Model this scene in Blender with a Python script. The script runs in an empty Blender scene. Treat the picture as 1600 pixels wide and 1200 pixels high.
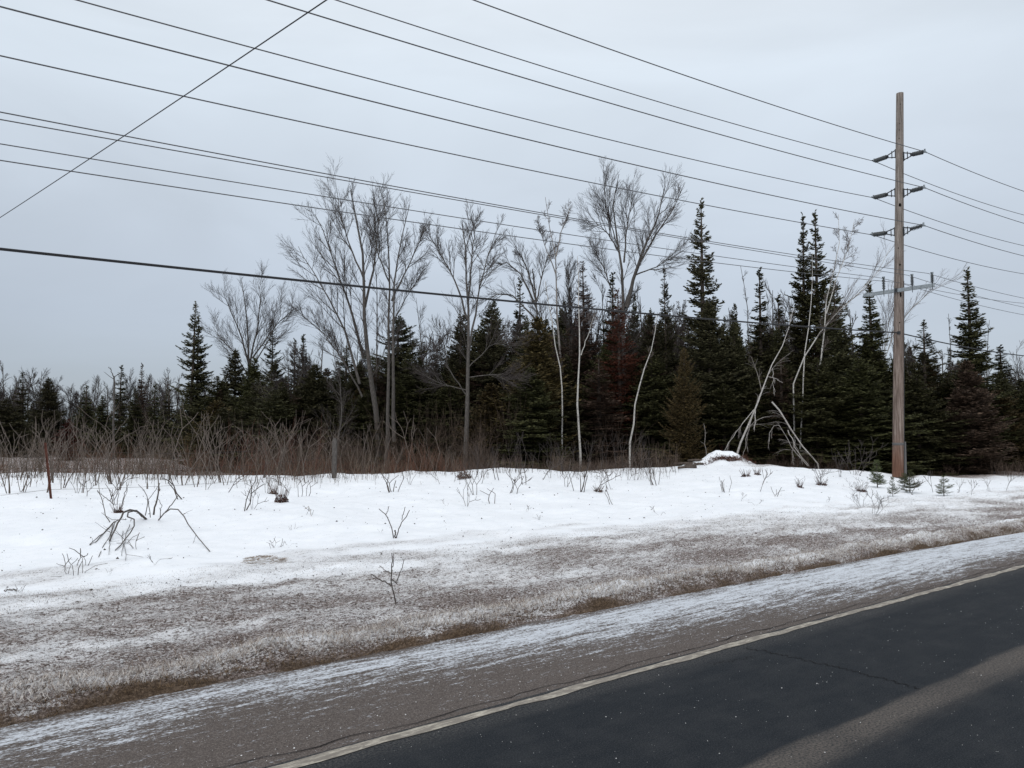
import bpy, math
import numpy as np
from mathutils import Vector

# ------------------------------------------------------------------ camera, sky, sun, exposure
scene = bpy.context.scene
FPX, CAM_H, PITCH = 1200.0, 1.7, math.atan(80 / 1200.0)
cam_data = bpy.data.cameras.new('camera')
cam_data.sensor_width = 36.0
cam_data.lens = 27.0
cam_data.clip_start = 0.05
cam_data.clip_end = 8000
cam = bpy.data.objects.new('camera', cam_data)
scene.collection.objects.link(cam)
cam.location = (0, 0, CAM_H)
cam.rotation_euler = (math.pi / 2 + PITCH, 0, 0)
scene.camera = cam

SUN_EL, SUN_AZ = math.radians(42), math.radians(200)
world = bpy.data.worlds.new('World')
scene.world = world
world.use_nodes = True
wn, wl = world.node_tree.nodes, world.node_tree.links
wn.clear()
w_out = wn.new('ShaderNodeOutputWorld')
w_add = wn.new('ShaderNodeAddShader')
nish = wn.new('ShaderNodeTexSky')
nish.sky_type = 'NISHITA'
nish.sun_disc = False
nish.sun_elevation = SUN_EL
nish.sun_rotation = SUN_AZ
bg1 = wn.new('ShaderNodeBackground')
bg1.inputs['Strength'].default_value = 0.05
hs = wn.new('ShaderNodeHueSaturation')      # light through cloud is nearly grey
hs.inputs['Saturation'].default_value = 0.3
wl.new(nish.outputs[0], hs.inputs['Color'])
wl.new(hs.outputs[0], bg1.inputs['Color'])
# overcast layer: darker at the horizon, brighter overhead, with faint cloud billows
tc = wn.new('ShaderNodeTexCoord')
sep = wn.new('ShaderNodeSeparateXYZ')
wl.new(tc.outputs['Generated'], sep.inputs[0])
ramp = wn.new('ShaderNodeValToRGB')
els = ramp.color_ramp.elements
els[0].position = 0.0
els[0].color = (0.13, 0.175, 0.235, 1)
els[1].position = 1.0
els[1].color = (1.10, 1.10, 1.10, 1)
e = els.new(0.14); e.color = (0.235, 0.285, 0.36, 1)
e = els.new(0.42); e.color = (0.555, 0.625, 0.695, 1)
wl.new(sep.outputs['Z'], ramp.inputs[0])
mp = wn.new('ShaderNodeMapping')
mp.inputs['Scale'].default_value = (1.0, 1.0, 3.2)
wl.new(tc.outputs['Generated'], mp.inputs[0])
nz = wn.new('ShaderNodeTexNoise')
nz.inputs['Scale'].default_value = 2.1
nz.inputs['Detail'].default_value = 5
nz.inputs['Roughness'].default_value = 0.5
nz.inputs['Distortion'].default_value = 0.6
wl.new(mp.outputs[0], nz.inputs['Vector'])
mr = wn.new('ShaderNodeMapRange')
mr.inputs['From Min'].default_value = 0.3
mr.inputs['From Max'].default_value = 0.7
mr.inputs['To Min'].default_value = 0.90
mr.inputs['To Max'].default_value = 1.10
wl.new(nz.outputs[0], mr.inputs['Value'])
mulc = wn.new('ShaderNodeVectorMath')
mulc.operation = 'SCALE'
wl.new(ramp.outputs[0], mulc.inputs[0])
wl.new(mr.outputs[0], mulc.inputs['Scale'])
bg2 = wn.new('ShaderNodeBackground')
bg2.inputs['Strength'].default_value = 1.0
wl.new(mulc.outputs[0], bg2.inputs['Color'])
wl.new(bg1.outputs[0], w_add.inputs[0])
wl.new(bg2.outputs[0], w_add.inputs[1])
wl.new(w_add.outputs[0], w_out.inputs['Surface'])

sd = bpy.data.lights.new('sun', 'SUN')
sd.energy = 0.7
sd.angle = math.radians(25)
sd.color = (1.0, 0.97, 0.92)
sun = bpy.data.objects.new('sun', sd)
scene.collection.objects.link(sun)
_v = Vector((math.sin(SUN_AZ) * math.cos(SUN_EL), math.cos(SUN_AZ) * math.cos(SUN_EL), math.sin(SUN_EL)))
sun.rotation_euler = _v.to_track_quat('Z', 'Y').to_euler()
sun.location = (0, -20, 40)

scene.view_settings.view_transform = 'Standard'
scene.view_settings.look = 'None'
scene.view_settings.exposure = 0.0
scene.view_settings.gamma = 1.0
scene.view_settings.use_curve_mapping = False
scene.render.engine = 'CYCLES'

# ------------------------------------------------------------------ helpers
COL = scene.collection
RNG = np.random.default_rng(7)
RA = math.radians(52.19)                       # direction of the road, from the view axis
RU = np.array([math.sin(RA), math.cos(RA)])    # along the road
RD = np.array([-math.cos(RA), math.sin(RA)])   # away from the road


def ray(px, py):
    x = (px - 800) / FPX
    y = (600 - py) / FPX
    return np.array([x, math.cos(PITCH) - y * math.sin(PITCH), math.sin(PITCH) + y * math.cos(PITCH)])


def P(px, py, Y):
    d = ray(px, py)
    return d * (Y / d[1]) + np.array([0, 0, CAM_H])


def hash2(i, j, s):
    h = (i.astype(np.int64) * 374761393 + j.astype(np.int64) * 668265263 + s * 974634777) & 0xffffffff
    h = ((h ^ (h >> 13)) * 1274126177) & 0xffffffff
    h = (h ^ (h >> 16)) & 0xffffff
    return h / float(0xffffff)


def vnoise(x, y, s=0):
    xi = np.floor(x); yi = np.floor(y)
    fx = x - xi; fy = y - yi
    fx = fx * fx * (3 - 2 * fx); fy = fy * fy * (3 - 2 * fy)
    a = hash2(xi, yi, s); b = hash2(xi + 1, yi, s)
    c = hash2(xi, yi + 1, s); d = hash2(xi + 1, yi + 1, s)
    return (a * (1 - fx) + b * fx) * (1 - fy) + (c * (1 - fx) + d * fx) * fy - 0.5


def fbm(x, y, s=0, o=4):
    r = 0; a = 1.0
    for k in range(o):
        r = r + a * vnoise(x * 2 ** k + 17.3 * k, y * 2 ** k - 9.1 * k, s + k)
        a *= 0.5
    return r


def sstep(a, b, x):
    t = np.clip((x - a) / (b - a), 0, 1)
    return t * t * (3 - 2 * t)


def mesh(name, V, Fs, mat=None, smooth=False):
    V = np.asarray(V, dtype=np.float32).reshape(-1, 3)
    if not isinstance(Fs, list):
        Fs = [Fs]
    Fs = [np.asarray(f, dtype=np.int32) for f in Fs if len(f)]
    me = bpy.data.meshes.new(name)
    me.vertices.add(len(V))
    me.vertices.foreach_set('co', V.ravel())
    loops = np.concatenate([f.ravel() for f in Fs])
    tot = np.concatenate([np.full(len(f), f.shape[1], dtype=np.int32) for f in Fs])
    start = np.concatenate([[0], np.cumsum(tot)[:-1]]).astype(np.int32)
    me.loops.add(len(loops))
    me.loops.foreach_set('vertex_index', loops)
    me.polygons.add(len(tot))
    me.polygons.foreach_set('loop_start', start)
    me.polygons.foreach_set('loop_total', tot)
    me.polygons.foreach_set('use_smooth', np.full(len(tot), smooth))
    me.update(calc_edges=True)
    if mat:
        me.materials.append(mat)
    return me


def link(name, me, parent=None, loc=(0, 0, 0)):
    o = bpy.data.objects.new(name, me)
    o.location = loc
    COL.objects.link(o)
    if parent is not None:
        o.parent = parent
    return o


def thing(name, label, cat, loc=(0, 0, 0), group=None, me=None, kind=None):
    o = bpy.data.objects.new(name, me)
    o.location = [float(c) for c in loc]
    COL.objects.link(o)
    o['label'] = label
    o['category'] = cat
    if group:
        o['group'] = group
    if kind:
        o['kind'] = kind
    return o


def setting(name, me, kind='structure', label=None):
    o = link(name, me)
    o['kind'] = kind
    if label:
        o['label'] = label
    return o


class Geo:
    """collects arrays of verts and faces into one mesh"""
    def __init__(s):
        s.V = []; s.F = []; s.n = 0

    def add(s, V, F):
        V = np.asarray(V, dtype=np.float64).reshape(-1, 3)
        s.V.append(V)
        s.F.append(np.asarray(F, dtype=np.int64) + s.n)
        s.n += len(V)
        return s

    def mesh(s, name, mat, smooth=False, origin=None):
        V = np.concatenate(s.V)
        if origin is not None:
            V = V - np.asarray(origin)
        byk = {}
        for f in s.F:
            byk.setdefault(f.shape[1], []).append(f)
        return mesh(name, V, [np.concatenate(v) for v in byk.values()], mat, smooth)


def norm(a):
    return a / np.maximum(np.linalg.norm(a, axis=-1, keepdims=True), 1e-9)


def tubes(Pn, R, m, cap=False):
    """Pn (N,k,3) polylines, R (N,k) radii -> verts, quads"""
    Pn = np.asarray(Pn, dtype=np.float64)
    N, k, _ = Pn.shape
    T = norm(np.gradient(Pn, axis=1))
    ref = np.zeros((N, 1, 3)); ref[..., 0] = 0.31; ref[..., 1] = 0.95; ref[..., 2] = 0.03
    bad = np.abs((T.mean(1, keepdims=True) * ref).sum(-1)) > 0.9
    ref[bad[:, 0]] = [1.0, 0.05, 0.1]
    A = norm(np.cross(T, np.broadcast_to(ref, T.shape)))
    B = np.cross(T, A)
    th = np.arange(m) * 2 * np.pi / m
    ring = (A[:, :, None, :] * np.cos(th)[None, None, :, None] + B[:, :, None, :] * np.sin(th)[None, None, :, None])
    V = Pn[:, :, None, :] + ring * np.asarray(R)[:, :, None, None]
    V = V.reshape(-1, 3)
    n = np.arange(N)[:, None, None] * (k * m)
    i = np.arange(k - 1)[None, :, None] * m
    j = np.arange(m)[None, None, :]
    j2 = (j + 1) % m
    F = np.stack([n + i + j, n + i + j2, n + i + m + j2, n + i + m + j], -1).reshape(-1, 4)
    return V, F


def capdisc(Vring_start, m, flip=False):
    f = [Vring_start + q for q in range(m)]
    return f[::-1] if flip else f


def box(c, s, rot=None):
    c = np.asarray(c, float); s = np.asarray(s, float) / 2
    V = np.array([[x, y, z] for x in (-1, 1) for y in (-1, 1) for z in (-1, 1)]) * s
    if rot is not None:
        V = V @ np.asarray(rot).T
    F = np.array([[0, 1, 3, 2], [4, 6, 7, 5], [0, 4, 5, 1], [2, 3, 7, 6], [0, 2, 6, 4], [1, 5, 7, 3]])
    return V + c, F


def polyl(pts, k):
    """resample a polyline with a smooth curve to k points"""
    pts = np.asarray(pts, float)
    d = np.concatenate([[0], np.cumsum(np.linalg.norm(np.diff(pts, axis=0), axis=1))])
    s = np.linspace(0, d[-1], k)
    return np.stack([np.interp(s, d, pts[:, c]) for c in range(pts.shape[1])], 1)


# ------------------------------------------------------------------ materials
def M(name, rough=0.8, spec=0.3):
    m = bpy.data.materials.new(name)
    m.use_nodes = True
    b = m.node_tree.nodes['Principled BSDF']
    b.inputs['Roughness'].default_value = rough
    b.inputs['Specular IOR Level'].default_value = spec
    return m, m.node_tree.nodes, m.node_tree.links, b


def node(N, t, **kw):
    n = N.new(t)
    for k, v in kw.items():
        if hasattr(n, k):
            setattr(n, k, v)
        else:
            n.inputs[k.replace('_', ' ')].default_value = v
    return n


def noise(N, L, vec, scale, detail=3, rough=0.55, dist=0.0):
    n = N.new('ShaderNodeTexNoise')
    n.inputs['Scale'].default_value = scale
    n.inputs['Detail'].default_value = detail
    n.inputs['Roughness'].default_value = rough
    n.inputs['Distortion'].default_value = dist
    if vec is not None:
        L.new(vec, n.inputs['Vector'])
    return n.outputs[0]


def mapping(N, L, vec, scale):
    m = N.new('ShaderNodeMapping')
    m.inputs['Scale'].default_value = scale
    L.new(vec, m.inputs[0])
    return m.outputs[0]


def rng_(N, L, v, a, b, c=0.0, d=1.0, smooth=False):
    m = N.new('ShaderNodeMapRange')
    if smooth:
        m.interpolation_type = 'SMOOTHSTEP'
    for nm, val in (('From Min', a), ('From Max', b), ('To Min', c), ('To Max', d)):
        m.inputs[nm].default_value = val
    L.new(v, m.inputs['Value'])
    return m.outputs[0]


def math_(N, L, op, a, b=None):
    m = N.new('ShaderNodeMath')
    m.operation = op
    for i, v in enumerate((a, b)):
        if v is None:
            continue
        if isinstance(v, (int, float)):
            m.inputs[i].default_value = v
        else:
            L.new(v, m.inputs[i])
    return m.outputs[0]


def mixc(N, L, f, a, b):
    m = N.new('ShaderNodeMix')
    m.data_type = 'RGBA'
    if isinstance(f, (int, float)):
        m.inputs[0].default_value = f
    else:
        L.new(f, m.inputs[0])
    for i, v in ((6, a), (7, b)):
        if isinstance(v, tuple):
            m.inputs[i].default_value = (*v, 1)
        else:
            L.new(v, m.inputs[i])
    return m.outputs[2]


def ramp_(N, L, f, stops):
    r = N.new('ShaderNodeValToRGB')
    e = r.color_ramp.elements
    e[0].position = stops[0][0]; e[0].color = (*stops[0][1], 1)
    e[1].position = stops[-1][0]; e[1].color = (*stops[-1][1], 1)
    for p, c in stops[1:-1]:
        q = e.new(p); q.color = (*c, 1)
    L.new(f, r.inputs[0])
    return r.outputs[0]


def bump(N, L, h, strength, dist):
    b = N.new('ShaderNodeBump')
    b.inputs['Strength'].default_value = strength
    b.inputs['Distance'].default_value = dist
    L.new(h, b.inputs['Height'])
    return b.outputs[0]


def foliage(name, dark, light, rough=0.75):
    m, N, L, b = M(name, rough, 0.2)
    g = N.new('ShaderNodeNewGeometry')
    oi = N.new('ShaderNodeObjectInfo')
    c = mixc(N, L, g.outputs['Random Per Island'], dark, light)
    hsv = N.new('ShaderNodeHueSaturation')
    L.new(c, hsv.inputs['Color'])
    L.new(rng_(N, L, oi.outputs['Random'], 0, 1, 0.75, 1.25), hsv.inputs['Value'])
    L.new(rng_(N, L, oi.outputs['Random'], 0, 1, 0.485, 0.515), hsv.inputs['Hue'])
    L.new(hsv.outputs[0], b.inputs['Base Color'])
    return m


def bark(name, stops, scale=(6, 6, 2), bs=0.5):
    m, N, L, b = M(name, 0.85, 0.2)
    tc = N.new('ShaderNodeTexCoord')
    v = mapping(N, L, tc.outputs['Object'], scale)
    n = noise(N, L, v, 3.0, 5, 0.65)
    L.new(ramp_(N, L, n, stops), b.inputs['Base Color'])
    L.new(bump(N, L, n, bs, 0.02), b.inputs['Normal'])
    return m


M_FIR = foliage('fir_needles', (0.020, 0.022, 0.009), (0.092, 0.088, 0.036))
M_SPRUCE = foliage('spruce_needles', (0.023, 0.024, 0.012), (0.105, 0.098, 0.048))
M_CEDAR = foliage('cedar_scales', (0.030, 0.025, 0.011), (0.115, 0.080, 0.034))
M_BROWNFIR = foliage('browning_needles', (0.030, 0.019, 0.015), (0.100, 0.062, 0.046))
M_RED = foliage('dead_red_needles', (0.038, 0.010, 0.008), (0.115, 0.030, 0.021))
M_SEED = foliage('seedling_needles', (0.028, 0.036, 0.014), (0.105, 0.115, 0.050))
M_FILL = foliage('wood_needles', (0.010, 0.016, 0.010), (0.035, 0.048, 0.028))
M_CONBARK = bark('conifer_bark', [(0.3, (0.045, 0.035, 0.028)), (0.7, (0.12, 0.095, 0.08))])
M_GREY = bark('grey_bark', [(0.25, (0.045, 0.039, 0.035)), (0.55, (0.10, 0.090, 0.082)), (0.8, (0.19, 0.176, 0.165))])
M_TWIG = bark('twig_bark', [(0.3, (0.036, 0.029, 0.027)), (0.7, (0.088, 0.074, 0.069))], (3, 3, 3), 0.1)
M_SHRUB = bark('shrub_bark', [(0.3, (0.07, 0.055, 0.045)), (0.7, (0.17, 0.138, 0.118))], (3, 3, 3), 0.2)
M_DARKSTEM = bark('dark_stem_bark', [(0.3, (0.040, 0.032, 0.028)), (0.7, (0.12, 0.10, 0.088))], (8, 8, 4), 0.3)
M_BIRCH = bark('birch_bark', [(0.0, (0.05, 0.045, 0.04)), (0.36, (0.12, 0.11, 0.10)), (0.43, (0.46, 0.44, 0.41)), (1.0, (0.66, 0.64, 0.60))], (2, 2, 7), 0.3)
M_BIRCHTWIG = bark('birch_twig_bark', [(0.3, (0.065, 0.050, 0.045)), (0.7, (0.15, 0.125, 0.115))], (3, 3, 3), 0.1)
M_DEADWOOD = bark('dead_wood', [(0.25, (0.12, 0.10, 0.088)), (0.6, (0.31, 0.285, 0.265)), (0.85, (0.46, 0.44, 0.41))], (3, 3, 5), 0.3)
M_SNAGBIRCH = bark('peeling_birch_bark', [(0.2, (0.20, 0.175, 0.155)), (0.5, (0.43, 0.405, 0.38)), (0.8, (0.62, 0.60, 0.57))], (3, 3, 5), 0.3)
M_BRUSH = foliage('red_brush', (0.036, 0.017, 0.011), (0.15, 0.070, 0.046))
M_BRUSH2 = foliage('grey_brush', (0.034, 0.024, 0.018), (0.14, 0.100, 0.076))
M_DRY = foliage('dry_stalks', (0.14, 0.10, 0.075), (0.34, 0.27, 0.21))
M_LEAFRED = foliage('dry_red_leaves', (0.032, 0.017, 0.013), (0.14, 0.080, 0.062))

# ------------------------------------------------------------------ terrain
_cx = np.array([-600, 0, 150, 350, 500, 650, 740, 900, 1000, 1050, 1200, 1300, 1404, 1500, 1600, 2200], float)
_cy = np.array([744, 744, 742, 744, 746, 738, 736, 738, 736, 733, 729, 734, 747, 749, 747, 747], float)
_cY = np.array([30, 30, 30, 30, 30, 30, 30, 30, 30, 30, 30, 30, 31, 34, 38, 60], float)


def zt(x, y):
    """height of the ground"""
    x = np.asarray(x, float); y = np.asarray(y, float)
    u = x * RU[0] + y * RU[1]
    D = x * RD[0] + y * RD[1]
    ys = np.maximum(y, 0.5)
    q = np.clip(x / ys, -1.2, 1.1)
    px = 800 + FPX * q
    cY = np.interp(px, _cx, _cY)
    cz = CAM_H + (680 - np.interp(px, _cx, _cy)) / FPX * cY
    den = np.maximum(q * RD[0] + RD[1], 0.1)
    Ys = 9.4 / den
    s = sstep(0, 1, np.clip((y - Ys) / np.maximum(cY - Ys, 2.0), 0, 1)) * (y > 0)
    z = cz * s
    back = sstep(0.3, 3.5, y - cY) * (D > 9.4)
    z = z * (1 - back) + (-0.35) * back
    fade = np.exp(-np.maximum(y - 60, 0) / 200)
    z = z + 0.16 * fbm(x * 0.42, y * 0.42, 3, 4) * sstep(8, 12, D) * fade
    z = z + 0.055 * fbm(x * 1.3, y * 1.9, 9, 4) * sstep(7, 10, D) * fade
    # the ploughed verge
    vz = sstep(5.38, 5.62, D)
    hump = np.exp(-((D - 5.86 - 0.12 * fbm(u * 0.8, D * 0.2, 21, 2)) / 0.22) ** 2) * (0.06 + 0.05 * fbm(u * 1.7, u * 0 + 2.0, 31, 3))
    rut = -0.028 * np.exp(-((D - 6.5 - 0.35 * fbm(u * 0.5, u * 0, 41, 2)) / 0.10) ** 2)
    vb = (1 - sstep(8.6, 10.2, D)) * vz
    z = z + vz * 0.035 + hump * vb + rut * vb
    z = z + vb * (0.060 * fbm(u * 2.2, D * 3.4, 51, 3) + 0.042 * fbm(u * 8, D * 12, 61, 3))
    z = z - 0.05 * (1 - vz)
    # snow-covered mound of cut wood on the crest
    mx, my = (1122 - 800) / FPX * 32.2, 32.2
    mb = np.exp(-(((x - mx) / 1.95) ** 2 + ((y - my) / 1.4) ** 2) ** 1.1)
    z = np.maximum(z, z * (1 - mb) + 0.30 * mb) + 0.60 * mb * (1 + 0.8 * fbm(x * 1.3, y * 1.3, 71, 3))
    return z


def ground(px, py):
    """point of the ground seen at a pixel of the photograph"""
    d = ray(px, py)
    Y = np.concatenate([np.arange(3, 20, 0.02), np.arange(20, 60, 0.04)])
    pts = d[None, :] * (Y / d[1])[:, None] + np.array([0, 0, CAM_H])
    h = pts[:, 2] - zt(pts[:, 0], pts[:, 1])
    i = np.argmax(h < 0)
    if h[i] >= 0:
        i = int(np.argmin(np.abs(Y - 31)))
    x, y = pts[i, 0], pts[i, 1]
    return np.array([x, y, float(zt(x, y))])


def onground(px, Y, py=735):
    p = P(px, py, Y)
    return np.array([p[0], p[1], float(zt(p[0], p[1]))])


SNOW_U = np.array([-30, 0.75, 1.63, 2.96, 5.0, 6.48, 8.5, 10.59, 13.36, 15.14, 19.3, 24.6, 40, 100])
SNOW_D = np.array([9.4, 9.35, 9.45, 9.35, 9.15, 9.6, 9.2, 9.4, 8.8, 8.5, 8.5, 8.1, 8.0, 8.0])


def axis(segs):
    out = []
    for a, b, st in segs:
        out.append(np.arange(a, b, st))
    return np.concatenate(out)


def build_terrain():
    neg = -40 - np.geomspace(2, 1960, 18)[::-1]
    pos = 100 + np.geomspace(2, 1900, 18)
    U = np.concatenate([neg, axis([(-40, -8, 0.4), (-8, 14, 0.06), (14, 35, 0.15), (35, 100.1, 0.5)]), pos])
    Dn = np.concatenate([-np.geomspace(3, 2000, 12)[::-1], [0, 3, 5.1]])
    Dd = np.concatenate([Dn, axis([(5.3, 10, 0.05), (10, 14, 0.1), (14, 42, 0.2)]), 42 + np.geomspace(0.5, 1950, 24)])
    uu, dd = np.meshgrid(U, Dd, indexing='ij')
    x = uu * RU[0] + dd * RD[0]
    y = uu * RU[1] + dd * RD[1]
    z = zt(x, y)
    V = np.stack([uu, dd, z], -1).reshape(-1, 3)
    nu, nd = uu.shape
    idx = np.arange(nu * nd).reshape(nu, nd)
    F = np.stack([idx[:-1, :-1], idx[1:, :-1], idx[1:, 1:], idx[:-1, 1:]], -1).reshape(-1, 4)
    me = mesh('ground', V, F, None, True)
    # where snow lies
    ds = np.interp(uu, SNOW_U, SNOW_D)
    w = 0.8 * fbm(uu * 0.7, dd * 1.1, 81, 5)
    snow = 0.48 + 0.15 * sstep(-2.8, -0.6, dd - ds + w) + 0.27 * sstep(-1.6, 1.1, dd - ds + w) + 0.10 * sstep(0.2, 2.6, dd - ds + w)
    snow = snow + 0.34 * fbm(uu * 0.9, dd * 2.0, 91, 5) * (snow < 0.97)
    hump = np.exp(-((dd - 5.86) / 0.16) ** 2) + 0.7 * np.exp(-((dd - 6.95 - 0.3 * fbm(uu * 0.4, uu * 0, 43, 2)) / 0.13) ** 2) * (uu < 8)
    snow = snow + (0.22 + 0.22 * fbm(uu * 1.1, dd * 0.7, 47, 3)) * hump * (dd < 8)
    yy = y
    ys = np.maximum(yy, 0.5)
    cY = np.interp(800 + FPX * np.clip(x / ys, -1.2, 1.1), _cx, _cY)
    mound = np.exp(-(((x - 8.64) / 2.2) ** 2 + ((y - 32.2) / 1.7) ** 2) ** 1.5)
    bk = sstep(-1.0, 2.6, yy - cY - 4.5 * (1 - sstep(-4, 3, x)) + 3.0 * fbm(x * 0.5, y * 0.5, 101, 3)) * (dd > 9.5)
    left = 1 - sstep(-3, 4, x)
    bare = bk * (0.74 - 0.18 * left)
    snow = snow * (1 - bare * (1 - mound))
    snow = np.where(dd < 0, 0.75, snow)
    edge = sstep(5.3, 5.42, dd) * (1 - sstep(5.50, 5.60, dd + 0.20 * fbm(uu * 3, dd * 2, 111, 3))) + (dd < 5.3) * (dd > 4.5)
    for nm, arr in (('snow', snow), ('edge', edge)):
        at = me.attributes.new(nm, 'FLOAT', 'POINT')
        at.data.foreach_set('value', arr.astype(np.float32).ravel())
    m, N, L, b = M('snowy_ground', 0.75, 0.25)
    tc = N.new('ShaderNodeTexCoord')
    obj = tc.outputs['Object']
    a1 = N.new('ShaderNodeAttribute'); a1.attribute_name = 'snow'
    a2 = N.new('ShaderNodeAttribute'); a2.attribute_name = 'edge'
    fine = noise(N, L, mapping(N, L, obj, (1, 1.4, 1)), 42.0, 4, 0.88)
    mid = noise(N, L, mapping(N, L, obj, (1, 2.2, 1)), 5.0, 5, 0.7)
    cl = noise(N, L, mapping(N, L, obj, (1, 2.0, 1)), 13.0, 4, 0.75, 0.3)
    # mottled, half-melted grit and flattened grass
    dirt = ramp_(N, L, fine, [(0.32, (0.014, 0.010, 0.008)), (0.43, (0.105, 0.078, 0.068)), (0.53, (0.30, 0.243, 0.222)), (0.64, (0.66, 0.60, 0.57))])
    brown = ramp_(N, L, fine, [(0.3, (0.026, 0.018, 0.012)), (0.5, (0.10, 0.066, 0.042)), (0.7, (0.26, 0.19, 0.135))])
    dirt = mixc(N, L, rng_(N, L, cl, 0.30, 0.46, 0.65, 0.0), dirt, (0.030, 0.022, 0.018))
    dirt = mixc(N, L, a2.outputs['Fac'], dirt, brown)
    fur = noise(N, L, obj, 3.0, 4, 0.6)
    snowc = ramp_(N, L, fur, [(0.3, (0.80, 0.83, 0.87)), (0.7, (0.87, 0.89, 0.92))])
    spk = noise(N, L, obj, 22.0, 2, 0.8)
    snowc = mixc(N, L, rng_(N, L, spk, 0.72, 0.80, 0, 0.55), snowc, (0.30, 0.27, 0.25))
    grime = math_(N, L, 'SUBTRACT', 1.0, rng_(N, L, a1.outputs['Fac'], 0.55, 0.97, 0, 1))
    snowc = mixc(N, L, math_(N, L, 'MULTIPLY', grime, 0.5), snowc, (0.60, 0.555, 0.53))
    f = math_(N, L, 'ADD', a1.outputs['Fac'], math_(N, L, 'MULTIPLY', math_(N, L, 'SUBTRACT', mid, 0.5), 0.75))
    f = math_(N, L, 'ADD', f, math_(N, L, 'MULTIPLY', math_(N, L, 'SUBTRACT', cl, 0.5), 1.25))
    f = math_(N, L, 'ADD', f, math_(N, L, 'MULTIPLY', math_(N, L, 'SUBTRACT', fine, 0.5), 2.2))
    f = math_(N, L, 'SUBTRACT', f, math_(N, L, 'MULTIPLY', a2.outputs['Fac'], 0.75))
    f = rng_(N, L, f, 0.40, 0.74, 0, 1, True)
    L.new(mixc(N, L, f, dirt, snowc), b.inputs['Base Color'])
    rough = rng_(N, L, f, 0, 1, 0.9, 0.55)
    L.new(rough, b.inputs['Roughness'])
    # relief: rough on the verge, soft on the snow
    sn = math_(N, L, 'SUBTRACT', 1.12, a1.outputs['Fac'])
    sn = math_(N, L, 'MAXIMUM', sn, 0.10)
    hh = math_(N, L, 'MULTIPLY', math_(N, L, 'ADD', fine, math_(N, L, 'MULTIPLY', mid, 1.5)), sn)
    L.new(bump(N, L, hh, 1.0, 0.045), b.inputs['Normal'])
    me.materials.append(m)
    o = setting('ground', me)
    o.rotation_euler = (0, 0, math.pi / 2 - RA)
    return o


def sheet(name, u0, u1, d0, d1, z, mat, nu=2, jit=0.0, jseed=0, d1f=None):
    """a flat strip in road coordinates"""
    U = np.linspace(u0, u1, nu)
    a = np.full(nu, d0, float); c = np.full(nu, d1, float)
    if d1f is not None:
        c = d1f(U)
    if jit:
        a = a + jit * fbm(U * 3, U * 0, jseed, 4)
        c = c + jit * fbm(U * 3, U * 0 + 5, jseed + 7, 4)
    V = np.concatenate([np.stack([U, a, U * 0 + z], 1), np.stack([U, c, U * 0 + z], 1)])
    i = np.arange(nu - 1)
    F = np.stack([i, i + 1, i + 1 + nu, i + nu], 1)
    o = setting(name, mesh(name, V, F, mat))
    o.rotation_euler = (0, 0, math.pi / 2 - RA)
    return o


def grassedge(U):
    return np.interp(U, [-2000, 0.4, 1.3, 2.8, 6, 9.5, 15, 30, 2000], [5.44, 5.44, 5.54, 5.55, 5.58, 5.5, 5.3, 5.25, 5.25]) + 0.10 * fbm(U * 1.5, U * 0, 5, 4)


build_terrain()

# asphalt
m, N, L, b = M('asphalt', 0.85, 0.15)
tc = N.new('ShaderNodeTexCoord'); obj = tc.outputs['Object']
sx = N.new('ShaderNodeSeparateXYZ'); L.new(obj, sx.inputs[0])
D_ = sx.outputs['Y']
fine = noise(N, L, obj, 110, 4, 0.85)
fine2 = noise(N, L, obj, 70, 3, 0.7)
streak = noise(N, L, mapping(N, L, obj, (0.6, 5, 1)), 2.2, 5, 0.6)
base = ramp_(N, L, fine, [(0.34, (0.002, 0.003, 0.005)), (0.5, (0.008, 0.011, 0.015)), (0.64, (0.036, 0.041, 0.048))])
mott = noise(N, L, obj, 3.5, 5, 0.7)
lift = math_(N, L, 'ADD', rng_(N, L, streak, 0.35, 0.8, 0.0, 0.045), rng_(N, L, mott, 0.45, 0.75, 0.0, 0.07))
base = mixc(N, L, lift, base, (0.16, 0.155, 0.15))
# the untravelled middle of the lane holds pale dust
e1 = math_(N, L, 'ADD', D_, math_(N, L, 'MULTIPLY', math_(N, L, 'SUBTRACT', streak, 0.5), 0.14))
up = rng_(N, L, e1, 2.44, 2.52, 1, 0, True)
lo = rng_(N, L, e1, 2.14, 2.36, 0, 1, True)
band = math_(N, L, 'MULTIPLY', up, lo)
band = math_(N, L, 'MULTIPLY', band, rng_(N, L, fine2, 0.36, 0.60, 0.12, 1.0))
pat = noise(N, L, mapping(N, L, obj, (1, 1, 1)), 1.3, 3, 0.6)
band = math_(N, L, 'MULTIPLY', band, rng_(N, L, pat, 0.25, 0.5, 0.45, 0.9))
base = mixc(N, L, band, base, (0.125, 0.109, 0.096))
# dust just inside the edge line
nd = rng_(N, L, e1, 3.62, 3.86, 0, 0.45, True)
nd = math_(N, L, 'MULTIPLY', nd, rng_(N, L, fine2, 0.4, 0.7, 0, 1))
base = mixc(N, L, nd, base, (0.15, 0.14, 0.13))
L.new(base, b.inputs['Base Color'])
L.new(bump(N, L, fine, 0.6, 0.004), b.inputs['Normal'])
sheet('road', -2000, 2000, -3.9, 3.99, 0.0, m, 2)

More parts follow.
